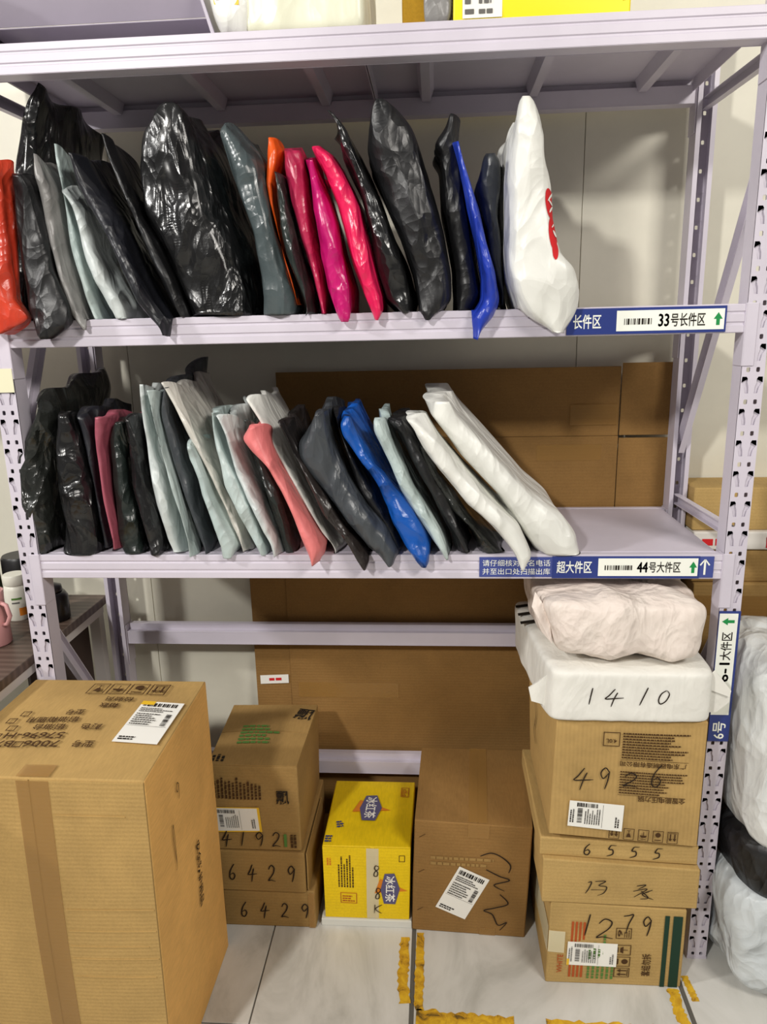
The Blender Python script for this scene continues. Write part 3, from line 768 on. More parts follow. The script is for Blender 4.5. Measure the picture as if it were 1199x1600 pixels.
# ------------------------------------------------------------------ cartons
class Carton:
    def __init__(s, name, label, x0, x1, y0, y1, z0, z1, mat, cat='box', group=None, rot=0., tweak=None, bulge=.003, body='body', mats=None, wob=.0012):
        c = np.zeros((2, 2, 2, 3))
        cx, cy = (x0 + x1) / 2, (y0 + y1) / 2
        for i, x in enumerate((x0, x1)):
            for j, y in enumerate((y0, y1)):
                for k_, z in enumerate((z0, z1)):
                    dx, dy = x - cx, y - cy
                    c[i, j, k_] = (cx + dx * math.cos(rot) - dy * math.sin(rot), cy + dx * math.sin(rot) + dy * math.cos(rot), z)
        for key, d in (tweak or {}).items(): c[key] += d
        s.c = c; s.bulge = bulge; s.wob = wob
        s.root = empty(name, (cx, cy, z0), label, cat, group)
        R_ = np.random.RandomState(int(abs(x0 * 1000) + abs(z1 * 777)) % 99999); s.ph = R_.rand(6) * 6.28
        n = 12
        V, F = [], []; s.fm = {}
        mats = mats or {}
        order = ['front', 'back', 'left', 'right', 'top', 'bottom']
        fmat = []
        for fc in order:
            b = len(V); g = np.linspace(0, 1, n + 1)
            for v in g:
                for u in g: V.append(s.map01(fc, u, v, 0))
            for a in range(n):
                for d in range(n):
                    F.append((b + a * (n + 1) + d, b + a * (n + 1) + d + 1, b + (a + 1) * (n + 1) + d + 1, b + (a + 1) * (n + 1) + d)); fmat.append(fc)
        o = pydata(body, V, F, mat, s.root)
        bm = bmesh.new(); bm.from_mesh(o.data); bmesh.ops.remove_doubles(bm, verts=bm.verts, dist=1e-5)
        bm.to_mesh(o.data); bm.free()
        if mats:
            for fc, mt in mats.items():
                o.data.materials.append(mt); ix = len(o.data.materials) - 1
                for p, q in zip(o.data.polygons, fmat):
                    if q == fc: p.material_index = ix
        o.data.shade_smooth() if hasattr(o.data, 'shade_smooth') else None
        o.data.set_sharp_from_angle(angle=math.radians(35))
        m = o.modifiers.new('bevel', 'BEVEL'); m.width = .0028; m.segments = 2; m.limit_method = 'ANGLE'; m.angle_limit = math.radians(50)
        s.body = o
    def quad(s, fc):
        c = s.c
        return {'front': (c[0, 0, 0], c[1, 0, 0], c[1, 0, 1], c[0, 0, 1]), 'back': (c[1, 1, 0], c[0, 1, 0], c[0, 1, 1], c[1, 1, 1]),
                'left': (c[0, 1, 0], c[0, 0, 0], c[0, 0, 1], c[0, 1, 1]), 'right': (c[1, 0, 0], c[1, 1, 0], c[1, 1, 1], c[1, 0, 1]),
                'top': (c[0, 0, 1], c[1, 0, 1], c[1, 1, 1], c[0, 1, 1]), 'bottom': (c[0, 1, 0], c[1, 1, 0], c[1, 0, 0], c[0, 0, 0])}[fc]
    def normal(s, fc):
        a, b, c, d = s.quad(fc); n = np.cross(b - a, d - a); return n / np.linalg.norm(n)
    def size(s, fc):
        a, b, c, d = s.quad(fc); return np.linalg.norm(b - a), np.linalg.norm(d - a)
    def map01(s, fc, u, v, off):
        a, b, c, d = s.quad(fc)
        p = a * (1 - u) * (1 - v) + b * u * (1 - v) + c * u * v + d * (1 - u) * v
        w = 16 * u * (1 - u) * v * (1 - v); w = max(w, 0) ** .6
        if fc == 'bottom': w = 0.
        k_ = s.bulge + s.wob * (math.sin(5 * u + s.ph[0]) + math.sin(6.5 * v + s.ph[1] + 2 * u))
        return p + s.normal(fc) * (off + w * k_)
    def put(s, ink, fc, x, y, name, mat, off=.0012, parent=None, rot=0., thick=0):
        """x,y in metres from the face's lower left corner"""
        W_, H_ = s.size(fc)
        ca, sa = math.cos(rot), math.sin(rot)
        P = [((x + a * ca - b * sa) / W_, (y + a * sa + b * ca) / H_) for a, b in ink.v]
        V = [s.map01(fc, u, v, off) for u, v in P]
        F = list(ink.f)
        if thick:
            n = len(V); V = V + [s.map01(fc, u, v, off - thick) for u, v in P]
            F = F + [tuple(reversed([i + n for i in q])) for q in ink.f]
            for q in ink.f:
                for i in range(len(q)):
                    a, b = q[i], q[(i + 1) % len(q)]; F.append((a, a + n, b + n, b))
        o = pydata(name, V, F, mat, parent or s.root)
        if name in ('label_print',): o['kind'] = 'stuff'
        return o
    def write(s, fc, x, y, chars, w, h, adv, lw, off=.0030):
        for i, ch in enumerate(chars):
            cw, chh, cx_, cy_ = (w, h, i * adv, 0) if not isinstance(ch, tuple) else ch[1:]
            q = Ink().hand(ch if not isinstance(ch, tuple) else ch[0], cx_, cy_, cw, chh, adv, lw)
            s.put(q, fc, x, y, 'handwritten_character', M['pen'], off)
    def sheet(s, fc, u0, u1, v0, v1, name, mat, off, thick, parent=None, n=10):
        V, F = [], []
        for o_ in (off, off - thick):
            for j in range(n + 1):
                for i in range(n + 1): V.append(s.map01(fc, u0 + (u1 - u0) * i / n, v0 + (v1 - v0) * j / n, o_))
        m = (n + 1) ** 2; idx = lambda i, j: j * (n + 1) + i
        for j in range(n):
            for i in range(n):
                q = (idx(i, j), idx(i + 1, j), idx(i + 1, j + 1), idx(i, j + 1)); F.append(q); F.append(tuple(m + a for a in reversed(q)))
        edge = [idx(i, 0) for i in range(n)] + [idx(n, j) for j in range(n)] + [idx(i, n) for i in range(n, 0, -1)] + [idx(0, j) for j in range(n, 0, -1)]
        for a, b in zip(edge, edge[1:] + edge[:1]): F.append((a, m + a, m + b, b))
        return pydata(name, V, F, mat, parent or s.root)
    def flaps(s, fc, along='v', seam=.5, gap=.0018, mat=None):
        Wd, Hd = s.size(fc); mat = mat or s.body.data.materials[0]
        g = gap / (Wd if along == 'v' else Hd); e = .004
        if along == 'v':
            s.sheet(fc, e, seam - g, e, 1 - e, 'flap', mat, .0026, .0024); s.sheet(fc, seam + g, 1 - e, e, 1 - e, 'flap', mat, .0026, .0024)
        else:
            s.sheet(fc, e, 1 - e, e, seam - g, 'flap', mat, .0026, .0024); s.sheet(fc, e, 1 - e, seam + g, 1 - e, 'flap', mat, .0026, .0024)
    def tape(s, fc, u0, u1, v0, v1, mat='tape', off=.0034):
        s.sheet(fc, u0, u1, v0, v1, 'tape', M[mat], off, .0003)
    def label(s, fc, x, y, w, h, rot=0., seed=1, yellow=False, vertical=False, off=.0040):
        """shipping label, w along the reading direction before rotation"""
        lab = s.put(Ink().rect(0, 0, w, h), fc, x, y, 'shipping_label', M['paper'], off, rot=rot, thick=.0004)
        k_ = Ink()
        ca, sa = math.cos(rot), math.sin(rot)
        if w >= h:   # label lying on its side
            k_.barcode(.14 * w, .80 * h, .52 * w, .95 * h, seed=seed)
            k_.barcode(.16 * w, .18 * h, .25 * w, .74 * h, True, seed + 1)
            k_.lines(.30 * w, .15 * h, .60 * w, .78 * h, 7, .42, seed, vertical=True)
            k_.lines(.03 * w, .16 * h, .12 * w, .92 * h, 2, .5, seed + 2, vertical=True)
            k_.lines(.86 * w, .12 * h, .95 * w, .62 * h, 2, .55, seed + 5, vertical=True)
            k_.rect(.62 * w, .06 * h, .625 * w, .94 * h)
        else:
            k_.barcode(.08 * w, .86 * h, .92 * w, .95 * h, seed=seed)
            k_.lines(.08 * w, .72 * h, .9 * w, .84 * h, 3, .45, seed)
            k_.lines(.08 * w, .40 * h, .70 * w, .70 * h, 6, .4, seed + 3)
            k_.barcode(.78 * w, .40 * h, .90 * w, .68 * h, True, seed + 1)
            k_.rect(.05 * w, .37 * h, .95 * w, .374 * h)
            k_.lines(.08 * w, .05 * h, .55 * w, .14 * h, 2, .6, seed + 4)
        s.put(k_, fc, x, y, 'label_print', M['ink_grey' if seed % 2 else 'ink'], off + .0005, lab, rot)
        if yellow:
            s.put(Ink().rect(0, h * .90, w * .32, h) if w < h else Ink().rect(0, 0, w * .05, h * .28), fc, x, y, 'label_strip', M['label_yellow'], off + .0006, lab, rot)
        return lab

def icons(ink, x, y, s_, n, gap, flip=1):
    """row of framed handling symbols: arrows up, keep dry, fragile glass, stacking limit"""
    for i in range(n):
        a = x + i * (s_ + gap); t = s_ * .06
        ink.frame(a, y, a + s_, y + s_ * 1.25, t)
        c = a + s_ / 2
        k_ = i % 4
        def up(cx_, w):
            ink.rect(cx_ - w * .15, y + s_ * .25, cx_ + w * .15, y + s_ * .75)
            ink.add([(cx_ - w * .45, y + s_ * .72), (cx_ + w * .45, y + s_ * .72), (cx_, y + s_ * 1.02)], [(0, 1, 2)])
        if k_ == 0: up(c - s_ * .2, s_ * .4); up(c + s_ * .2, s_ * .4); ink.rect(c - s_ * .36, y + s_ * .14, c + s_ * .36, y + s_ * .2)
        elif k_ == 1:
            ink.add([(c + s_ * .26 * math.cos(q), y + s_ * .45 + s_ * .26 * math.sin(q)) for q in np.linspace(0, 2 * PI, 12, endpoint=False)], [tuple(range(12))]); ink.rect(c - s_ * .3, y + s_ * .95, c + s_ * .3, y + s_ * 1.05)
        elif k_ == 2:
            ink.add([(c - s_ * .34, y + s_ * .62), (c + s_ * .34, y + s_ * .62), (c + s_ * .2, y + s_ * .86), (c - s_ * .2, y + s_ * .86)], [(0, 1, 2, 3)]); ink.rect(c - s_ * .03, y + s_ * .25, c + s_ * .03, y + s_ * .62); ink.rect(c - s_ * .25, y + s_ * 1.0, c + s_ * .25, y + s_ * 1.06)
        else:
            ink.add([(c - s_ * .22, y + s_ * .95), (c + s_ * .22, y + s_ * .95), (c + s_ * .1, y + s_ * .55), (c - s_ * .1, y + s_ * .55)], [(0, 1, 2, 3)]); ink.rect(c - s_ * .03, y + s_ * .25, c + s_ * .03, y + s_ * .55); ink.rect(c - s_ * .18, y + s_ * .2, c + s_ * .18, y + s_ * .25)
    return ink
def flip180(ink, w, h):
    ink.v = [(w - a, h - b) for a, b in ink.v]; return ink

# large carton, front left
c = Carton('cardboard_box', 'largest tan cardboard box standing at the front left beside the table', .004, .386, -.372, -.012, 0, .690, M['card_big'], rot=.0, bulge=.004, wob=.002,
           tweak={(1, 0, 1): (.004, 0, -.003), (1, 0, 0): (-.004, .0, 0)}, mats={'right': M['card_orange']})
c.flaps('front', 'v', .475)
c.tape('front', .415, .565, .004, .995)
c.tape('top', .415, .565, .0, .09)
for z_, u0, u1 in ((.43, .575, .99), (.385, .575, .99), (.352, .575, .95), (.325, .575, .99), (.285, .58, .97), (.62, .575, .9)):
    c.sheet('front', u0, u1, z_ / .69, (z_ + .0022) / .69, 'crease', M['card_big'], .0038, .0012)
lw, lh = .086, .150
c.label('top', .285, .105, lw, lh, rot=-.02, seed=4, yellow=True)
ik = Ink()
ik2 = icons(Ink(), 0, 0, .038, 4, .006); flip180(ik2, .170, .048)
c.put(ik2, 'top', .150, .283, 'printed_symbols', M['ink_brown'], .0045)
for t, x, y, w, h in (('检验员', .205, .250, .060, .020), ('箱数', .205, .222, .040, .020), ('型号', .150, .194, .036, .020), ('铝油箱通用', .085, .166, .105, .020), ('颜色', .205, .140, .04, .020), ('铝油台', .110, .140, .065, .020),
                      ('57696-H', .070, .112, .115, .020), ('型号', .215, .085, .04, .020), ('7006', .120, .085, .07, .020), ('B7006', .020, .085, .08, .020)):
    c.put(Ink().text(t, 0, 0, w, h, 180), 'top', x, y, 'printed_word', M['ink_brown'], .0045)
for x, y in ((.060, .190), (.045, .164), (.060, .138), (.045, .110), (.102, .084), (.006, .084)): c.put(Ink().frame(0, 0, .018, .018, .0022), 'top', x, y, 'printed_checkbox', M['ink_brown'], .0045)
c.put(Ink().text('安全防护用品', 0, 0, .022, .150, 270), 'right', .185, .265, 'printed_text', M['ink'], .0035)
c.put(Ink().hand('9', 0, 0, .020, .035, .03, .0018).stroke([(-.03, -.11), (-.034, -.05), (-.028, -.03), (-.030, -.11), (-.036, -.12)], .0016), 'right', .12, .56, 'handwriting', M['pen'], .0035)

# three-box pile in the left middle
GP = 'cardboard boxes piled left of the yellow carton'
c = Carton('cardboard_box', 'bottom cardboard box numbered 6429 in the pile behind the largest box', .362, .588, .050, .350, 0, .104, M['card_dark'], group=GP, bulge=.002)
c.write('front', .040, .030, '6429', .022, .042, .050, .0028, .0030)
c.tape('front', .93, .995, .02, .98)
c = Carton('cardboard_box', 'middle cardboard box numbered 6429 with a gaping side flap', .348, .570, .045, .345, .1045, .216, M['card_dark'], group=GP, bulge=.002, rot=-.01)
c.write('front', .035, .035, '6429', .022, .044, .048, .0028, .0030)
c.sheet('right', .02, .75, .05, .95, 'side_flap', M['card_dark'], .006, .003)
c = Carton('cardboard_box', 'top cardboard box numbered 4192 with yellow edged label', .350, .562, .050, .332, .217, .443, M['card_dark'], group=GP, bulge=.003, wob=.002, tweak={(0, 1, 1): (-.012, 0, 0), (1, 1, 1): (.006, 0, .004)})
c.flaps('top', 'h', .5)
c.put(Ink().rect(0, 0, .120, .068), 'front', .002, .050, 'label_backing', M['label_yellow'], .0036, rot=.05)
c.label('front', .004, .054, .112, .062, rot=.05, seed=7)
c.write('front', .022, .016, '4192', .024, .040, .040, .0028, .0052)
c.put(Ink().lines(0, 0, .125, .055, 14, .55, 3, vertical=True), 'front', .004, .145, 'printed_text', M['ink_brown'], .0036)
c.put(Ink().text('飘', 0, 0, .030, .036, 0), 'front', .160, .130, 'printed_text', M['ink'], .0036)
c.put(Ink().text('飘', 0, 0, .045, .055, 0), 'top', .160, .205, 'printed_text', M['ink'], .0045, rot=-.2)
c.put(Ink().lines(0, 0, .10, .085, 6, .6, 9), 'top', .05, .085, 'printed_text', M['ink_ltgreen'], .0045)
c.put(Ink().lines(0, 0, .034, .03, 3, .6, 5, vertical=True), 'top', .006, .012, 'printed_text', M['ink'], .0045)
c.put(Ink().rect(0, 0, .007, .036), 'front', .172, .014, 'printed_bar', M['ink_ltgreen'], .0036)
c.put(Ink().lines(0, 0, .016, .040, 2, .7, 6, vertical=True), 'front', .188, .012, 'printed_text', M['ink_brown'], .0036)

# white board and yellow carton
bd = MB().box(.600, .822, .058, .360, .0, .020).build('foam_board', plain('white_foam_board', (214, 214, 206), .7), None, .002, origin=(.71, .2, 0))
tag(bd, 'flat white foam board under the yellow carton', 'board')
c = Carton('yellow_carton', 'bright yellow iced tea carton on the white foam board', .609, .816, .066, .330, .0205, .222, M['card_yellow'], bulge=.002, tweak={(1, 0, 1): (.006, 0, 0), (1, 1, 1): (.010, 0, 0)})
c.flaps('front', 'v', .57, .006, mat=M['card_yellow'])
c.tape('front', .50, .64, .01, .99, 'clear', .0030)
def tea_logo(c, fc, x, y, s_, rot):
    c.put(Ink().add([(-.62, -.05), (.25, .85), (.70, -.75)], [(0, 1, 2)]) and _scaled(Ink().add([(-.62, -.55), (.15, .95), (.30, -.85)], [(0, 1, 2)]), s_), fc, x, y, 'logo_splash', M['ink_orange'], .0036, rot=rot)
    c.put(_scaled(Ink().add([(-.95, -.30), (.05, -.52), (.95, -.34), (.98, .28), (.0, .52), (-.98, .22)], [(0, 1, 2, 3, 4, 5)]), s_), fc, x, y, 'logo_plate', M['plate'], .0042, rot=rot)
    c.put(_scaled(Ink().text('冰红茶', -.82, -.27, 1.64, .54), s_), fc, x, y, 'lettering', M['paper'], .0048, rot=rot)
def _scaled(ink, s_): ink.v = [(a * s_, b * s_) for a, b in ink.v]; return ink
tea_logo(c, 'top', .105, .140, .054, -PI / 2)
tea_logo(c, 'front', .160, .090, .044, -PI / 2)
c.put(Ink().lines(0, 0, .040, .090, 6, .5, 4, vertical=True), 'front', .036, .090, 'printed_text', M['ink_brown'], .0036)
c.put(Ink().frame(0, 0, .040, .030, .0016).lines(.005, .005, .035, .025, 3, .5, 2), 'front', .040, .045, 'printed_panel', M['ink_rust'], .0036)
c.put(Ink().frame(0, 0, .014, .018, .0014).lines(0, 0, .0, .0, 1), 'front', .180, .165, 'printed_symbol', M['ink_brown'], .0036)
c.put(Ink().lines(0, 0, .012, .030, 2, .6, 8, vertical=True), 'front', .010, .150, 'printed_text', M['ink_orange'], .0036)
c.put(Ink().frame(0, 0, .020, .040, .0016).lines(.003, .004, .017, .036, 5, .5, 3), 'top', .178, .190, 'printed_panel', M['ink_rust'], .0036)
c.put(Ink().lines(0, 0, .020, .026, 3, .7, 11), 'top', .028, .062, 'printed_text', M['ink_blue'], .0036, rot=.2)
c.put(Ink().lines(0, 0, .020, .026, 3, .7, 12), 'top', .004, .010, 'printed_text', M['ink_blue'], .0036)
c.write('front', .118, .125, [('8', .018, .030, 0, 0), ('8', .018, .030, .004, -.062), ('K', .024, .026, 0, -.105)], 0, 0, 0, .0022, .0056)

# brown carton, middle
c = Carton('cardboard_box', 'brown cardboard box with tilted label in the middle of the floor', .830, 1.100, .048, .352, 0, .308, M['card_old'], bulge=.004, wob=.002, rot=-.05, tweak={(0, 0, 1): (.010, 0, 0), (1, 0, 1): (.012, 0, -.004), (1, 1, 1): (.018, 0, .004), (0, 1, 1): (.006, 0, 0)})
c.flaps('top', 'v', .54)
c.tape('top', .46, .62, .0, 1.0)
c.tape('front', .46, .64, .88, .998, 'tape', .0014)
c.tape('front', .60, .74, .004, .07, 'tape', .0014)
c.label('front', .055, .075, .078, .130, rot=-.42, seed=6, off=.0020)
ik = Ink()
ik.stroke([(.155, .225), (.18, .235), (.205, .225), (.225, .205), (.222, .185)], .0028)
ik.stroke([(.17, .19), (.20, .175), (.225, .165), (.19, .15), (.215, .135)], .0028)
ik.stroke([(.205, .125), (.225, .10), (.195, .085), (.17, .075), (.19, .065), (.205, .035), (.225, .045), (.21, .02)], .0028)
c.put(ik, 'front', 0, 0, 'handwriting', M['pen'], .0030)
ik = Ink()
for z_, a in ((.265, .3), (.170, .3), (.062, .3)): ik.stroke([(.012, z_), (.026, z_ + .010)], .002)
c.put(ik, 'front', 0, 0, 'crease_marks', M['ink_brown'], .0028)
c.put(Ink().lines(0, 0, .20, .030, 2, .5, 21), 'front', .04, .195, 'printed_text', M['card_dark'], .0018)

# right pile
GR = 'cardboard boxes piled at the right post'
c = Carton('cardboard_box', 'bottom box of the right pile with green stripes numbered 1279', 1.124, 1.418, -.080, .26, 0, .205, M['card'], group=GR, bulge=.002, tweak={(0, 0, 1): (.006, 0, .008), (1, 0, 1): (.000, 0, -.004), (0, 1, 1): (0, 0, .008)})
c.put(Ink().rect(.248, .0, .258, .196).rect(.266, .0, .286, .196), 'front', 0, 0.001, 'green_stripe', M['ink_dkgreen'], .0018)
c.write('front', 0, 0, [('1', .03, .055, .068, .135), ('2', .045, .050, .098, .130), ('7', .024, .050, .155, .145), ('9', .024, .052, .198, .140)], 0, 0, 0, .0028, .0026)
ik = Ink()
for i in range(4): ik.rect(.048 + i * .0085, .020, .053 + i * .0085, .168)
c.put(ik, 'front', 0, 0, 'printed_bars', M['ink_rust'], .0018)
c.put(Ink().lines(.088, .018, .150, .155, 6, .5, 31, vertical=True), 'front', 0, 0, 'printed_text', M['ink_ltgreen'], .0018)
ik = icons(Ink(), 0, 0, .027, 3, .004); ik.v = [(.060 - b - .02, a) for a, b in ik.v]
c.put(ik, 'front', .140, .025, 'printed_symbols', M['ink_brown'], .0018)
c.put(Ink().frame(.0, 0, .034, .028, .0016).text('6', .004, .005, .010, .018, 270).lines(.018, .004, .032, .024, 3, .45, 4, vertical=True), 'front', .145, .130, 'printed_symbols', M['ink_brown'], .0018)
c.put(Ink().text('套组勿拆', 0, 0, .020, .062, 90), 'front', .205, .030, 'printed_text', M['ink_brown'], .0018)
c.put(Ink().text('WHITE', 0, 0, .012, .050, 90), 'front', .022, .030, 'printed_text', M['ink_rust'], .0018)
c.label('front', .042, .055, .108, .062, rot=.0, seed=9, yellow=True, off=.0032)
c.tape('left', .0, 1, .4, .7, 'clear', .0020)
c.tape('front', .0, .12, .40, .66, 'clear', .0022)
c = Carton('cardboard_box', 'long plain tan box with scribbled name in the right pile', 1.110, 1.437, -.082, .27, .213, .312, M['card'], group=GR, bulge=.001, tweak={(0, 0, 1): (0, 0, .010), (0, 1, 1): (0, 0, .010), (1, 0, 0): (0, 0, -.006), (1, 0, 1): (0, 0, -.008)})
c.write('front', 0, 0, [('f', .048, .040, .090, .026), ('j', .046, .042, .188, .022)], 0, 0, 0, .0022, .0022)
c = Carton('cardboard_box', 'thin tan box numbered 6555 in the right pile', 1.104, 1.434, -.070, .27, .322, .366, M['card'], group=GR, bulge=.0008, tweak={(1, 0, 1): (0, 0, -.014), (1, 0, 0): (0, 0, -.016), (1, 1, 1): (0, 0, -.010), (1, 1, 0): (0, 0, -.012)})
c.write('front', .090, .010, '6555', .020, .026, .048, .0026, .0020)
c = Carton('cardboard_box', 'large cooker box numbered 4926 in the right pile', 1.120, 1.426, -.080, .235, .370, .648, M['card_x'], group=GR, bulge=.004, wob=.0018, tweak={(0, 0, 0): (0, 0, .012), (0, 1, 0): (0, 0, .010), (1, 0, 0): (0, 0, -.012), (0, 1, 1): (-.01, 0, 0), (0, 0, 1): (.008, 0, .004)})
c.write('front', 0, 0, [('4', .040, .045, .040, .118), ('9', .026, .048, .092, .118), ('2', .036, .030, .140, .128), ('6', .030, .048, .196, .132)], 0, 0, 0, .0024, .0040)
c.label('front', .036, .028, .112, .060, rot=-.02, seed=12, off=.0044)
ik = flip180(icons(Ink(), 0, 0, .022, 5, .008), .142, .028)
c.put(ik, 'front', .122, .006, 'printed_symbols', M['ink_brown'], .0034)
ik = Ink().lines(.136, .190, .272, .248, 10, .55, 41).lines(.136, .112, .272, .164, 9, .5, 43)
ik.text('全智能电压力锅', .176, .096, .096, .013, 180).text('广东电器制造有限公司', .134, .172, .134, .012, 180).rect(.134, .186, .272, .1868).rect(.134, .108, .272, .1088)
ik.frame(.096, .215, .130, .246, .0016).text('4.0L', .102, .222, .022, .009, 180)
c.put(ik, 'front', 0, 0, 'printed_text', M['ink_brown'], .0034)
c.put(Ink().stroke([(.05, .20), (.07, .17), (.05, .12), (.08, .10)], .004), 'left', .05, 0, 'handwriting', M['pen'], .0036)

# ------------------------------------------------------------------ soft parcels
def softbox(name, label, corners, mat, n=5., cr=.0060, seed=1, cat='parcel bag', group=None, N=34, zmin=None, k0=14., pinch=0., stretch=(1, 1, .6)):
    """puffy wrapped parcel inside eight corners: c[(i,j,k)] with i=x, j=y, k=z"""
    g = np.linspace(-1, 1, N + 1); V, F = [], []
    for ax in range(3):
        for sgn in (-1, 1):
            b = len(V)
            for a in g:
                for c_ in g:
                    p = [0, 0, 0]; p[ax] = sgn; p[(ax + 1) % 3] = a; p[(ax + 2) % 3] = c_; V.append(p)
            for i in range(N):
                for j in range(N):
                    q = (b + i * (N + 1) + j, b + (i + 1) * (N + 1) + j, b + (i + 1) * (N + 1) + j + 1, b + i * (N + 1) + j + 1)
                    F.append(q if sgn > 0 else q[::-1])
    V = np.array(V, float)
    key = {}; remap = []; U = []
    for p in np.round(V, 5):
        t = tuple(p)
        if t not in key: key[t] = len(U); U.append(p)
        remap.append(key[t])
    F = [tuple(remap[i] for i in q) for q in F]; V = np.array(U)
    V = V / (np.abs(V) ** n).sum(1)[:, None] ** (1 / n)
    t = (V + 1) / 2
    C_ = np.array([[[corners[i, j, k_] for k_ in (0, 1)] for j in (0, 1)] for i in (0, 1)], float)
    P = np.zeros_like(V)
    for i in (0, 1):
        for j in (0, 1):
            for k_ in (0, 1):
                w = (t[:, 0] if i else 1 - t[:, 0]) * (t[:, 1] if j else 1 - t[:, 1]) * (t[:, 2] if k_ else 1 - t[:, 2])
                P += w[:, None] * C_[i, j, k_]
    Nn = vnormals(P, F)
    P = P + Nn * fold_noise(P, seed, cr, k0, stretch=stretch)[:, None]
    if zmin is not None: P[:, 2] = np.maximum(P[:, 2], zmin)
    o = pydata(name, P, F, mat, None, True, origin=tuple(C_.reshape(-1, 3).mean(0) * (1, 1, 0) + np.array([0, 0, P[:, 2].min()])))
    return tag(o, label, cat, group)
def hexa(x0, x1, y0, y1, z0, z1, **tw):
    c = {(i, j, k_): np.array([(x0, x1)[i], (y0, y1)[j], (z0, z1)[k_]], float) for i in (0, 1) for j in (0, 1) for k_ in (0, 1)}
    for kk, d in tw.items(): c[tuple(int(q) for q in kk[1:])] += d
    return c

p14 = softbox('wrapped_parcel', 'white foam wrapped parcel numbered 1410 on the cooker box', hexa(1.106, 1.432, -.092, .28, .646, .760, c001=(.004, 0, .002), c010=(-.03, 0, 0), c011=(-.035, 0, .015)), M['foam'], 14, .0016, 5, 'parcel', zmin=.652, k0=20)
def front_on(o, ink, name, mat, x0, z0, off=.0015):
    from mathutils.bvhtree import BVHTree
    o0 = wloc(o)
    bvh = BVHTree.FromPolygons([v.co + o0 for v in o.data.vertices], [tuple(p.vertices) for p in o.data.polygons])
    V = []
    for a, b in ink.v:
        h = bvh.ray_cast(Vector((x0 + a, -2, z0 + b)), Vector((0, 1, 0)))
        V.append((x0 + a, (h[0].y if h[0] is not None else -.09) - off, z0 + b))
    return pydata(name, V, ink.f, mat, o)
for ch, x_, z_, w_, h_, sl in (('1', 0, 0, .03, .036, 0), ('4', .038, 0, .036, .034, .12), ('1', .098, 0, .03, .038, .3), ('0', .140, .004, .022, .028, .3)):
    front_on(p14, Ink().hand(ch, x_, z_, w_, h_, .05, .0024, sl), 'handwritten_character', M['pen'], 1.178, .690)
# sealed wrap ears at the parcel's sides and its printed slip
def flat_ear(name, pts, th, mat, parent):
    n = len(pts); v = [tuple(p) for p in pts] + [(p[0], p[1] + th, p[2]) for p in pts]
    f = [tuple(range(n)), tuple(reversed(range(n, 2 * n)))] + [(i, n + i, n + (i + 1) % n, (i + 1) % n) for i in range(n)]
    return pydata(name, v, f, mat, parent)
flat_ear('wrap_ear', [(1.118, -.055, .652), (1.112, -.06, .742), (1.092, -.05, .716), (1.074, -.045, .700), (1.080, -.048, .672), (1.100, -.052, .668)], .004, M['foam'], p14)
flat_ear('wrap_ear', [(1.420, -.055, .655), (1.428, -.06, .744), (1.446, -.056, .740), (1.476, -.050, .700), (1.474, -.050, .676), (1.450, -.052, .655)], .004, M['foam'], p14)
flat_ear('printed_slip', [(1.430, -.0615, .745), (1.436, -.062, .752), (1.474, -.0555, .704), (1.472, -.0555, .690), (1.428, -.062, .710)], .0008, M['paper'], p14)
# black stripes on the grey film at the parcel's left rear
for i in range(3):
    y0 = .12 + i * .05
    mbs = MB(); prof = []
    for q in np.linspace(0, 1, 9):
        prof.append((1.075 + .085 * q, y0 + .02 * q, .7715 + .002 * math.sin(PI * q)))
    mbs.add([p for p in prof] + [(p[0], p[1] + .016, p[2]) for p in prof], [(a, a + 1, a + 10, a + 9) for a in range(8)])
    mbs.build('printed_stripe', M['ink'], p14)
pp = softbox('wrapped_parcel', 'puffy pinkish white foam bag on top of the right pile', hexa(1.094, 1.424, -.094, .26, .768, .912, c000=(.030, .01, .004), c100=(-.012, .01, 0), c001=(-.008, .015, -.006), c101=(.008, .012, -.010), c011=(-.01, 0, -.03), c111=(-.04, 0, -.03)), M['foam_pink'], 6, .0085, 11, 'parcel', zmin=.7655, N=44)

flat_ear('wrap_ear', [(1.085, -.02, .900), (1.078, -.03, .872), (1.098, -.035, .820), (1.118, -.050, .800), (1.112, -.03, .86)], .003, M['foam_pink'], pp)
pk_ = softbox('wrapped_parcel', 'flat grey white mailer lying behind the puffy foam bag under the beam', hexa(1.075, 1.385, .075, .33, .896, .938, c000=(0, 0, -.008), c100=(0, 0, -.008)), M['pale'], 4, .004, 12, 'parcel', N=30)
GB = 'large plastic sacks stacked right of the rack'
softbox('plastic_sack', 'bottom white sack on the floor right of the rack', hexa(1.506, 1.86, -.155, .20, 0, .265, c000=(.022, .03, 0), c001=(-.012, .03, 0), c010=(.0, 0, 0), c101=(0, 0, .0)), M['sack_grey'], 6, .011, 21, 'parcel bag', GB, 44, .0005, 11)
softbox('plastic_sack', 'black sack squeezed between two white sacks right of the rack', hexa(1.506, 1.88, -.15, .20, .205, .385, c000=(.035, .015, .03), c001=(-.002, .05, .0), c101=(0, 0, .0)), M['black2'], 4.5, .006, 22, 'parcel bag', GB, 40, None, 10)
softbox('plastic_sack', 'tall white sack on top of the black sack right of the rack', hexa(1.508, 1.86, -.15, .22, .335, .780, c000=(.012, .02, .0), c001=(.004, .05, -.01), c010=(0, 0, 0)), M['sack'], 5.5, .011, 23, 'parcel bag', GB, 48, None, 10)

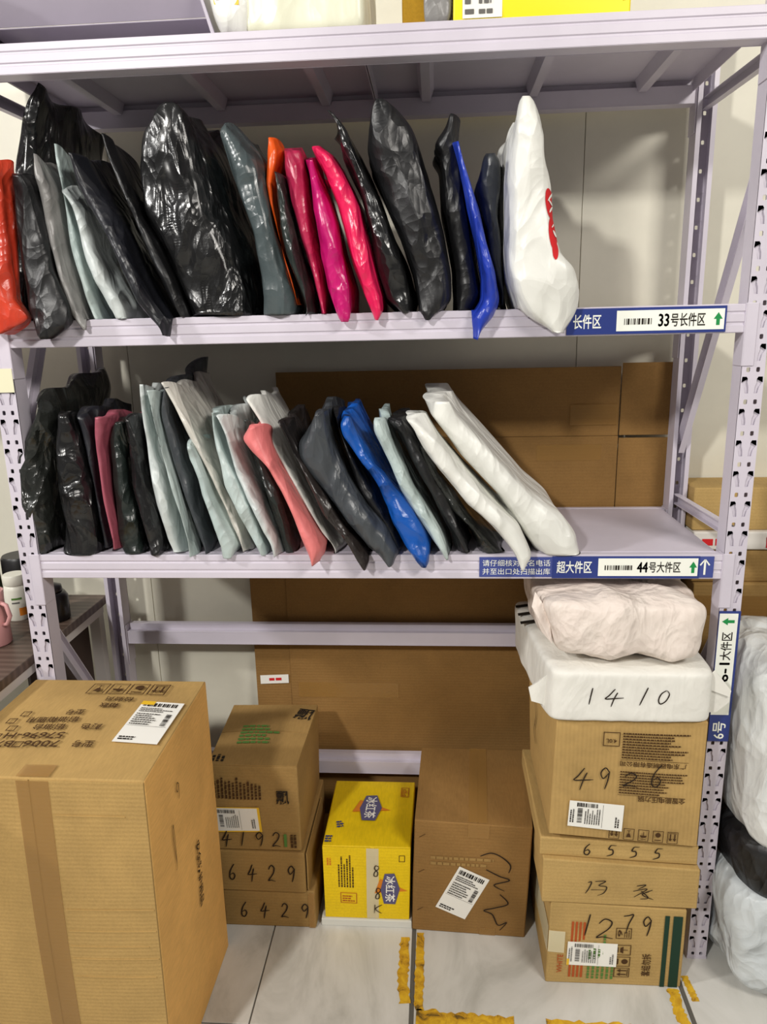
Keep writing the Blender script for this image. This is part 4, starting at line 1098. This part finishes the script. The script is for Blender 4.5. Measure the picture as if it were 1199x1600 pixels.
# ------------------------------------------------------------------ boxes behind, right of the rack
GF = 'cardboard boxes against the wall right of the rack'
c = Carton('cardboard_box', 'lowest brown box hidden behind the white sacks', 1.520, 2.05, .320, .458, 0, .600, M['card_dark'], group=GF)
c = Carton('cardboard_box', 'wrinkled taped brown box above the white sack, right of the post', 1.516, 2.06, .315, .458, .601, .800, M['card_dark'], group=GF, bulge=.004, wob=.003)
c.tape('front', .0, 1, .60, .85, 'tape', .002)
c = Carton('cardboard_box', 'brown box under the red printed white package', 1.512, 2.06, .325, .458, .801, .884, M['card_dark'], group=GF)
c = Carton('printed_package', 'flat white package with red lettering between brown boxes', 1.508, 2.04, .318, .458, .885, .930, plain('white_card', (225, 220, 212), .5), cat='package', bulge=.001)
c.put(Ink().lines(.02, .012, .10, .030, 1, .9, 3).lines(.17, .006, .30, .036, 1, .9, 4), 'front', 0, 0, 'printed_text', M['ink_red'], .0016)
c = Carton('cardboard_box', 'topmost tan box against the wall right of the rack', 1.506, 2.06, .330, .458, .931, 1.036, M['card'], group=GF)

# ------------------------------------------------------------------ flattened cardboard behind the rack
def sheetboard(name, label, parts, mat):
    root = empty(name, (parts[0][0], .44, parts[0][2]), label, 'cardboard sheet')
    for nm, x0, x1, z0, z1, y0, y1 in [(('panel',) + tuple(p) if len(p) == 6 else p) for p in parts]:
        MB().add([(x0, y0, z0), (x1, y0, z0), (x1, y1, z1), (x0, y1, z1), (x0, y0 + .005, z0), (x1, y0 + .005, z0), (x1, y1 + .005, z1), (x0, y1 + .005, z1)],
                 [(0, 1, 2, 3), (7, 6, 5, 4), (0, 4, 5, 1), (1, 5, 6, 2), (2, 6, 7, 3), (3, 7, 4, 0)]).build(nm, mat, root, bevel=.001)
    return root
r1 = sheetboard('flattened_carton', 'big flattened brown carton standing behind the shelves', [
    (.380, .4788, .02, 1.1512, .426, .424), (.4792, 1.3400, .02, 1.1512, .422, .420), (1.3420, 1.462, .02, 1.146, .422, .420),
    (.484, 1.3395, 1.1518, 1.322, .421, .419), (1.3420, 1.462, 1.153, 1.330, .419, .4165)], M['card_old'])
ik = Ink().rect(0, 0, .080, .026)
pydata('sticker', [(.392 + a, .4225, .462 + b + a * .05) for a, b in ik.v], ik.f, M['paper'], r1)
ik = Ink().lines(.025, .009, .066, .018, 1, .9, 5)
pydata('sticker_print', [(.392 + a, .4218, .462 + b + a * .05) for a, b in ik.v], ik.f, M['ink_red'], r1)
for (x0, x1, z0, z1) in ((.5, .78, .425, .47), (1.22, 1.335, 1.18, 1.23), (1.14, 1.30, 1.09, 1.13)):
    MB().box(x0, x1, .4192 - (.002 if z0 > 1.15 else 0), .4196 - (.002 if z0 > 1.15 else 0), z0, z1).build('tape', M['tape'], r1)

# ------------------------------------------------------------------ table at the left with its things
TZ = .735
k = NT('dark_wood_top'); v = k.coords((1, 1, 1), False)
w = k.n('ShaderNodeTexWave', wave_type='BANDS', bands_direction='Y'); w.inputs['Scale'].default_value = 14; w.inputs['Distortion'].default_value = 6; w.inputs['Detail'].default_value = 4; w.inputs['Detail Scale'].default_value = .6
mp = k.coords((.15, 1, 1), False); k.l(mp, w.inputs['Vector'])
k.l(k.ramp(w.outputs['Fac'], [(0, lin((78, 63, 54))), (.6, lin((90, 74, 64))), (1, lin((100, 84, 74)))]), k.b.inputs['Base Color'])
k.b.inputs['Roughness'].default_value = .45
M['wood'] = k.m
tb = empty('side_table', (-.5, .0, 0), 'dark brown wood topped table with white frame at the left', 'table')
MB().box(-1.0, -.012, -.48, .40, TZ - .022, TZ).build('tabletop', M['wood'], tb, .002)
wht = plain('white_steel_frame', (214, 208, 204), .4)
MB().box(-.99, -.022, -.47, -.44, TZ - .047, TZ - .0225).build('rail', wht, tb)
MB().box(-.99, -.022, .36, .39, TZ - .047, TZ - .0225).build('rail', wht, tb)
MB().box(-.050, -.020, -.4395, .3595, TZ - .047, TZ - .0225).build('rail', wht, tb)
for x in (-.98, -.052):
    for y in (-.468, .362): MB().box(x, x + .028, y, y + .028, 0, TZ - .0475).build('leg', wht, tb)
MB().box(-.060, -.053, .06, .355, .05, TZ - .0475).build('side_panel', plain('dark_brown_board', (62, 46, 38), .6), tb)

j = empty('plastic_jar', (-.165, .235, TZ), 'white plastic jar with screw lid on the table beside the left post', 'jar')
jar_w = plain('jar_white_plastic', (228, 226, 212), .4)
MB().lathe([(.027, 0), (.0295, .003), (.0295, .078), (.027, .086), (.024, .090)], (-.165, .235, TZ)).build('body', jar_w, j, smooth=True).data.set_sharp_from_angle(angle=.7)
MB().lathe([(.0265, .0905), (.0275, .092), (.0275, .112), (.0255, .116)], (-.165, .235, TZ), 40).build('lid', jar_w, j, smooth=True).data.set_sharp_from_angle(angle=.7)
def wrap(name, mat, parent, cx, cy, r, a0, a1, z0, z1, n=8):
    v = [(cx + r * math.cos(a0 + (a1 - a0) * i / n), cy + r * math.sin(a0 + (a1 - a0) * i / n), z) for z in (z0, z1) for i in range(n + 1)]
    return pydata(name, v, [(i, i + 1, n + 2 + i, n + 1 + i) for i in range(n)], mat, parent)
wrap('label_print', M['ink_ltgreen'], j, -.165, .235, .0300, -1.5, -.7, TZ + .056, TZ + .061)
wrap('label_print', M['ink_grey'], j, -.165, .235, .0300, -1.5, -.9, TZ + .046, TZ + .050)
wrap('label_picture', M['ink_orange'], j, -.165, .235, .0300, -1.0, -.4, TZ + .014, TZ + .034)
g = empty('pink_jug', (-.135, .075, TZ), 'pink plastic jug with a handle at the left edge of the table', 'jug')
pk = plain('pink_plastic', (206, 150, 148), .4)
MB().lathe([(.034, 0), (.038, .004), (.036, .07), (.032, .10), (.034, .128), (.031, .128), (.029, .10)], (-.135, .075, TZ)).build('body', pk, g, smooth=True)
MB().tube([(-.102, .065, TZ + .105), (-.085, .060, TZ + .100), (-.078, .058, TZ + .075), (-.088, .060, TZ + .055), (-.100, .064, TZ + .052)], .005).build('handle', pk, g, smooth=True)
MB().tube([(-.135, .07, TZ + .09), (-.120, .068, TZ + .165)], .004).build('stirrer', M['dark'], g)
b_ = empty('storage_tin', (-.205, .335, TZ), 'black topped dark blue tin behind the white jar', 'tin')
MB().lathe([(.040, 0), (.042, .004), (.042, .075), (.040, .078)], (-.205, .335, TZ)).build('body', plain('dark_blue_tin', (34, 44, 76), .4), b_, smooth=True).data.set_sharp_from_angle(angle=.7)
MB().lathe([(.043, .0785), (.046, .082), (.046, .128), (.042, .135)], (-.205, .335, TZ)).build('lid', plain('black_plastic', (22, 20, 22), .4), b_, smooth=True).data.set_sharp_from_angle(angle=.7)
b_ = empty('black_canister', (-.068, .225, TZ), 'round black canister on the table behind the left post', 'canister')
MB().lathe([(.034, 0), (.037, .004), (.037, .060), (.030, .072)], (-.068, .225, TZ)).build('body', plain('glossy_black_plastic', (20, 18, 22), .3), b_, smooth=True)
MB().lathe([(.024, .0725), (.026, .075), (.024, .088), (.010, .094)], (-.068, .225, TZ)).build('lid', plain('black_lid_plastic', (28, 26, 30), .35), b_, smooth=True)
b_ = empty('snack_packet', (-.285, .30, TZ), 'olive green packet standing behind the pink jug', 'packet')
MB().extrude([(-.035, 0), (.035, 0), (.030, .03), (.032, .13), (-.032, .13), (-.030, .03)], lambda p, q, t: (-.285 + p, .285 + t * (1 - q * 3), TZ + q), 0, .04).build('body', poly('olive_packet', (112, 116, 60), .4, .6, (90, 96, 48)), b_, .003)

# ------------------------------------------------------------------ things on the top shelf
k = empty('shelf_plate', (.2, .2, Z1), 'upside down lavender steel shelf plate lying on the top left', 'shelf plate')
mb = MB().box(-.12, .466, .076, .36, Z1 + .050, Z1 + .0525)
mb.add([(-.12, .030, Z1 + .105), (.466, .030, Z1 + .105), (.466, .075, Z1 + .052), (-.12, .075, Z1 + .052), (-.12, .033, Z1 + .107), (.466, .033, Z1 + .107), (.466, .078, Z1 + .054), (-.12, .078, Z1 + .054)], [(0, 3, 2, 1), (4, 5, 6, 7), (0, 1, 5, 4), (1, 2, 6, 5), (2, 3, 7, 6), (3, 0, 4, 7)]); mb.box(-.12, .466, .356, .360, Z1 + .052, Z1 + .10)
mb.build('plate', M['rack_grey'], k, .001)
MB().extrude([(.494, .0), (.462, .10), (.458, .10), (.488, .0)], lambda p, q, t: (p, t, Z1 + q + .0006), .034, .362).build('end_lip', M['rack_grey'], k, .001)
MB().box(.0, .04, .08, .33, Z1 + .0003, Z1 + .0495).build('spacer', M['dark'], k)
sb = softbox('printed_snack_bag', 'white bag with yellow and red print beside the foam box on top', hexa(.500, .560, .015, .12, Z1, Z1 + .16, c001=(-.035, 0, 0), c011=(-.035, 0, 0)), M['white'], 4, .003, 31, 'packet', zmin=Z1 + .0003, N=24)
front_on(sb, Ink().add([(.0, .03), (.045, .026), (.047, .11), (-.012, .11)], [(0, 1, 2, 3)]), 'yellow_print', M['label_yellow'], .498, Z1 + .02)
front_on(sb, Ink().lines(.004, .036, .040, .050, 1, .9, 3), 'red_print', M['ink_red'], .498, Z1 + .02, .0025)
fb = softbox('foam_box', 'cream white foam box wrapped in film on top shelf', hexa(.546, .766, .018, .30, Z1, Z1 + .19), poly('film_wrapped_foam', (232, 232, 208), .3, .15, (220, 220, 196)), 16, .002, 32, 'box', zmin=Z1 + .0003, N=30)
c = Carton('cardboard_box', 'mustard brown box on the top shelf behind the grey pouch', .830, .900, .060, .30, Z1 + .0003, Z1 + .17, cardboard('mustard_cardboard', (196, 150, 40)))
softbox('grey_pouch', 'grey film pouch between mustard box and yellow box on top', hexa(.868, .918, .006, .056, Z1, Z1 + .15), M['grey'], 5, .002, 33, 'packet', zmin=Z1 + .0003, N=20)
c = Carton('yellow_carton', 'bright yellow box with white label on the top shelf', .920, 1.222, .010, .26, Z1 + .0003, Z1 + .20, plain('glossy_yellow_card', (246, 226, 24), .4), bulge=.001)
lab = c.put(Ink().rect(0, 0, .068, .12), 'front', .016, .004, 'price_label', M['paper'], .0016, thick=.0003)
c.put(Ink().lines(.004, .006, .020, .10, 6, .5, 2).lines(.028, .006, .062, .10, 6, .45, 3), 'front', .016, .004, 'label_print', M['ink_grey'], .0021, lab)
c.put(Ink().stroke([(.292, .06), (.298, .035), (.290, .02)], .003), 'front', 0, 0, 'scratch', M['ink_brown'], .002)

# ------------------------------------------------------------------ worn yellow tape on the floor
k = NT('worn_yellow_tape'); v = k.coords()
k.l(k.ramp(k.noise(v, 26, 5, .7, 1.0), [(.34, lin((96, 74, 30))), (.44, lin((190, 142, 30))), (.62, lin((222, 178, 40)))]), k.b.inputs['Base Color'])
k.b.inputs['Roughness'].default_value = .55
M['ytape'] = k.m
def floor_tape(label, pts, wid, seed, mat='ytape'):
    R_ = np.random.RandomState(seed); P = np.array(pts, float); n = 26
    q = np.linspace(0, 1, n); d = np.concatenate([[0], np.cumsum(np.linalg.norm(np.diff(P, axis=0), axis=1))]); d /= d[-1]
    C_ = np.stack([np.interp(q, d, P[:, 0]), np.interp(q, d, P[:, 1])], 1)
    t = np.gradient(C_, axis=0); t /= np.linalg.norm(t, axis=1)[:, None]; nr = np.stack([-t[:, 1], t[:, 0]], 1)
    a = C_ + nr * (wid * .5 * (1 + R_.uniform(-.35, .12, n)))[:, None]; b = C_ - nr * (wid * .5 * (1 + R_.uniform(-.35, .12, n)))[:, None]
    V = [(p[0], p[1], .0010) for p in a] + [(p[0], p[1], .0010) for p in b] + [(p[0], p[1], .0001) for p in a] + [(p[0], p[1], .0001) for p in b]
    F = [(n + i, n + i + 1, i + 1, i) for i in range(n - 1)]
    F += [(i, i + 1, 2 * n + i + 1, 2 * n + i) for i in range(n - 1)] + [(n + i + 1, n + i, 3 * n + i, 3 * n + i + 1) for i in range(n - 1)]
    o = pydata('floor_tape', V, F, M[mat], None, origin=(float(C_[:, 0].mean()), float(C_[:, 1].mean()), .0001))
    tag(o, label, 'tape', 'worn yellow marking tape on the floor')
floor_tape('short worn yellow tape left of the dark joint near the brown box', [(.806, .030), (.808, -.03), (.806, -.09), (.812, -.150)], .026, 1)
floor_tape('worn yellow tape running right of the dark joint by the brown box', [(.843, .045), (.844, -.05), (.843, -.12), (.845, -.165)], .022, 2)
floor_tape('yellow tape along the front, left piece', [(.838, -.183), (.94, -.186), (1.044, -.192)], .046, 3)
floor_tape('yellow tape along the front, under the box numbered 1279', [(1.112, -.190), (1.25, -.190), (1.402, -.193)], .034, 4)
floor_tape('yellow tape strip slanting along the joint at the right post', [(1.400, -.085), (1.396, -.14), (1.404, -.20)], .026, 5)
floor_tape('small yellow tape remnant beside the right joint', [(1.436, -.05), (1.440, -.115)], .016, 6)
floor_tape('yellow tape remnant near the white sack', [(1.440, -.192), (1.52, -.196)], .030, 7)
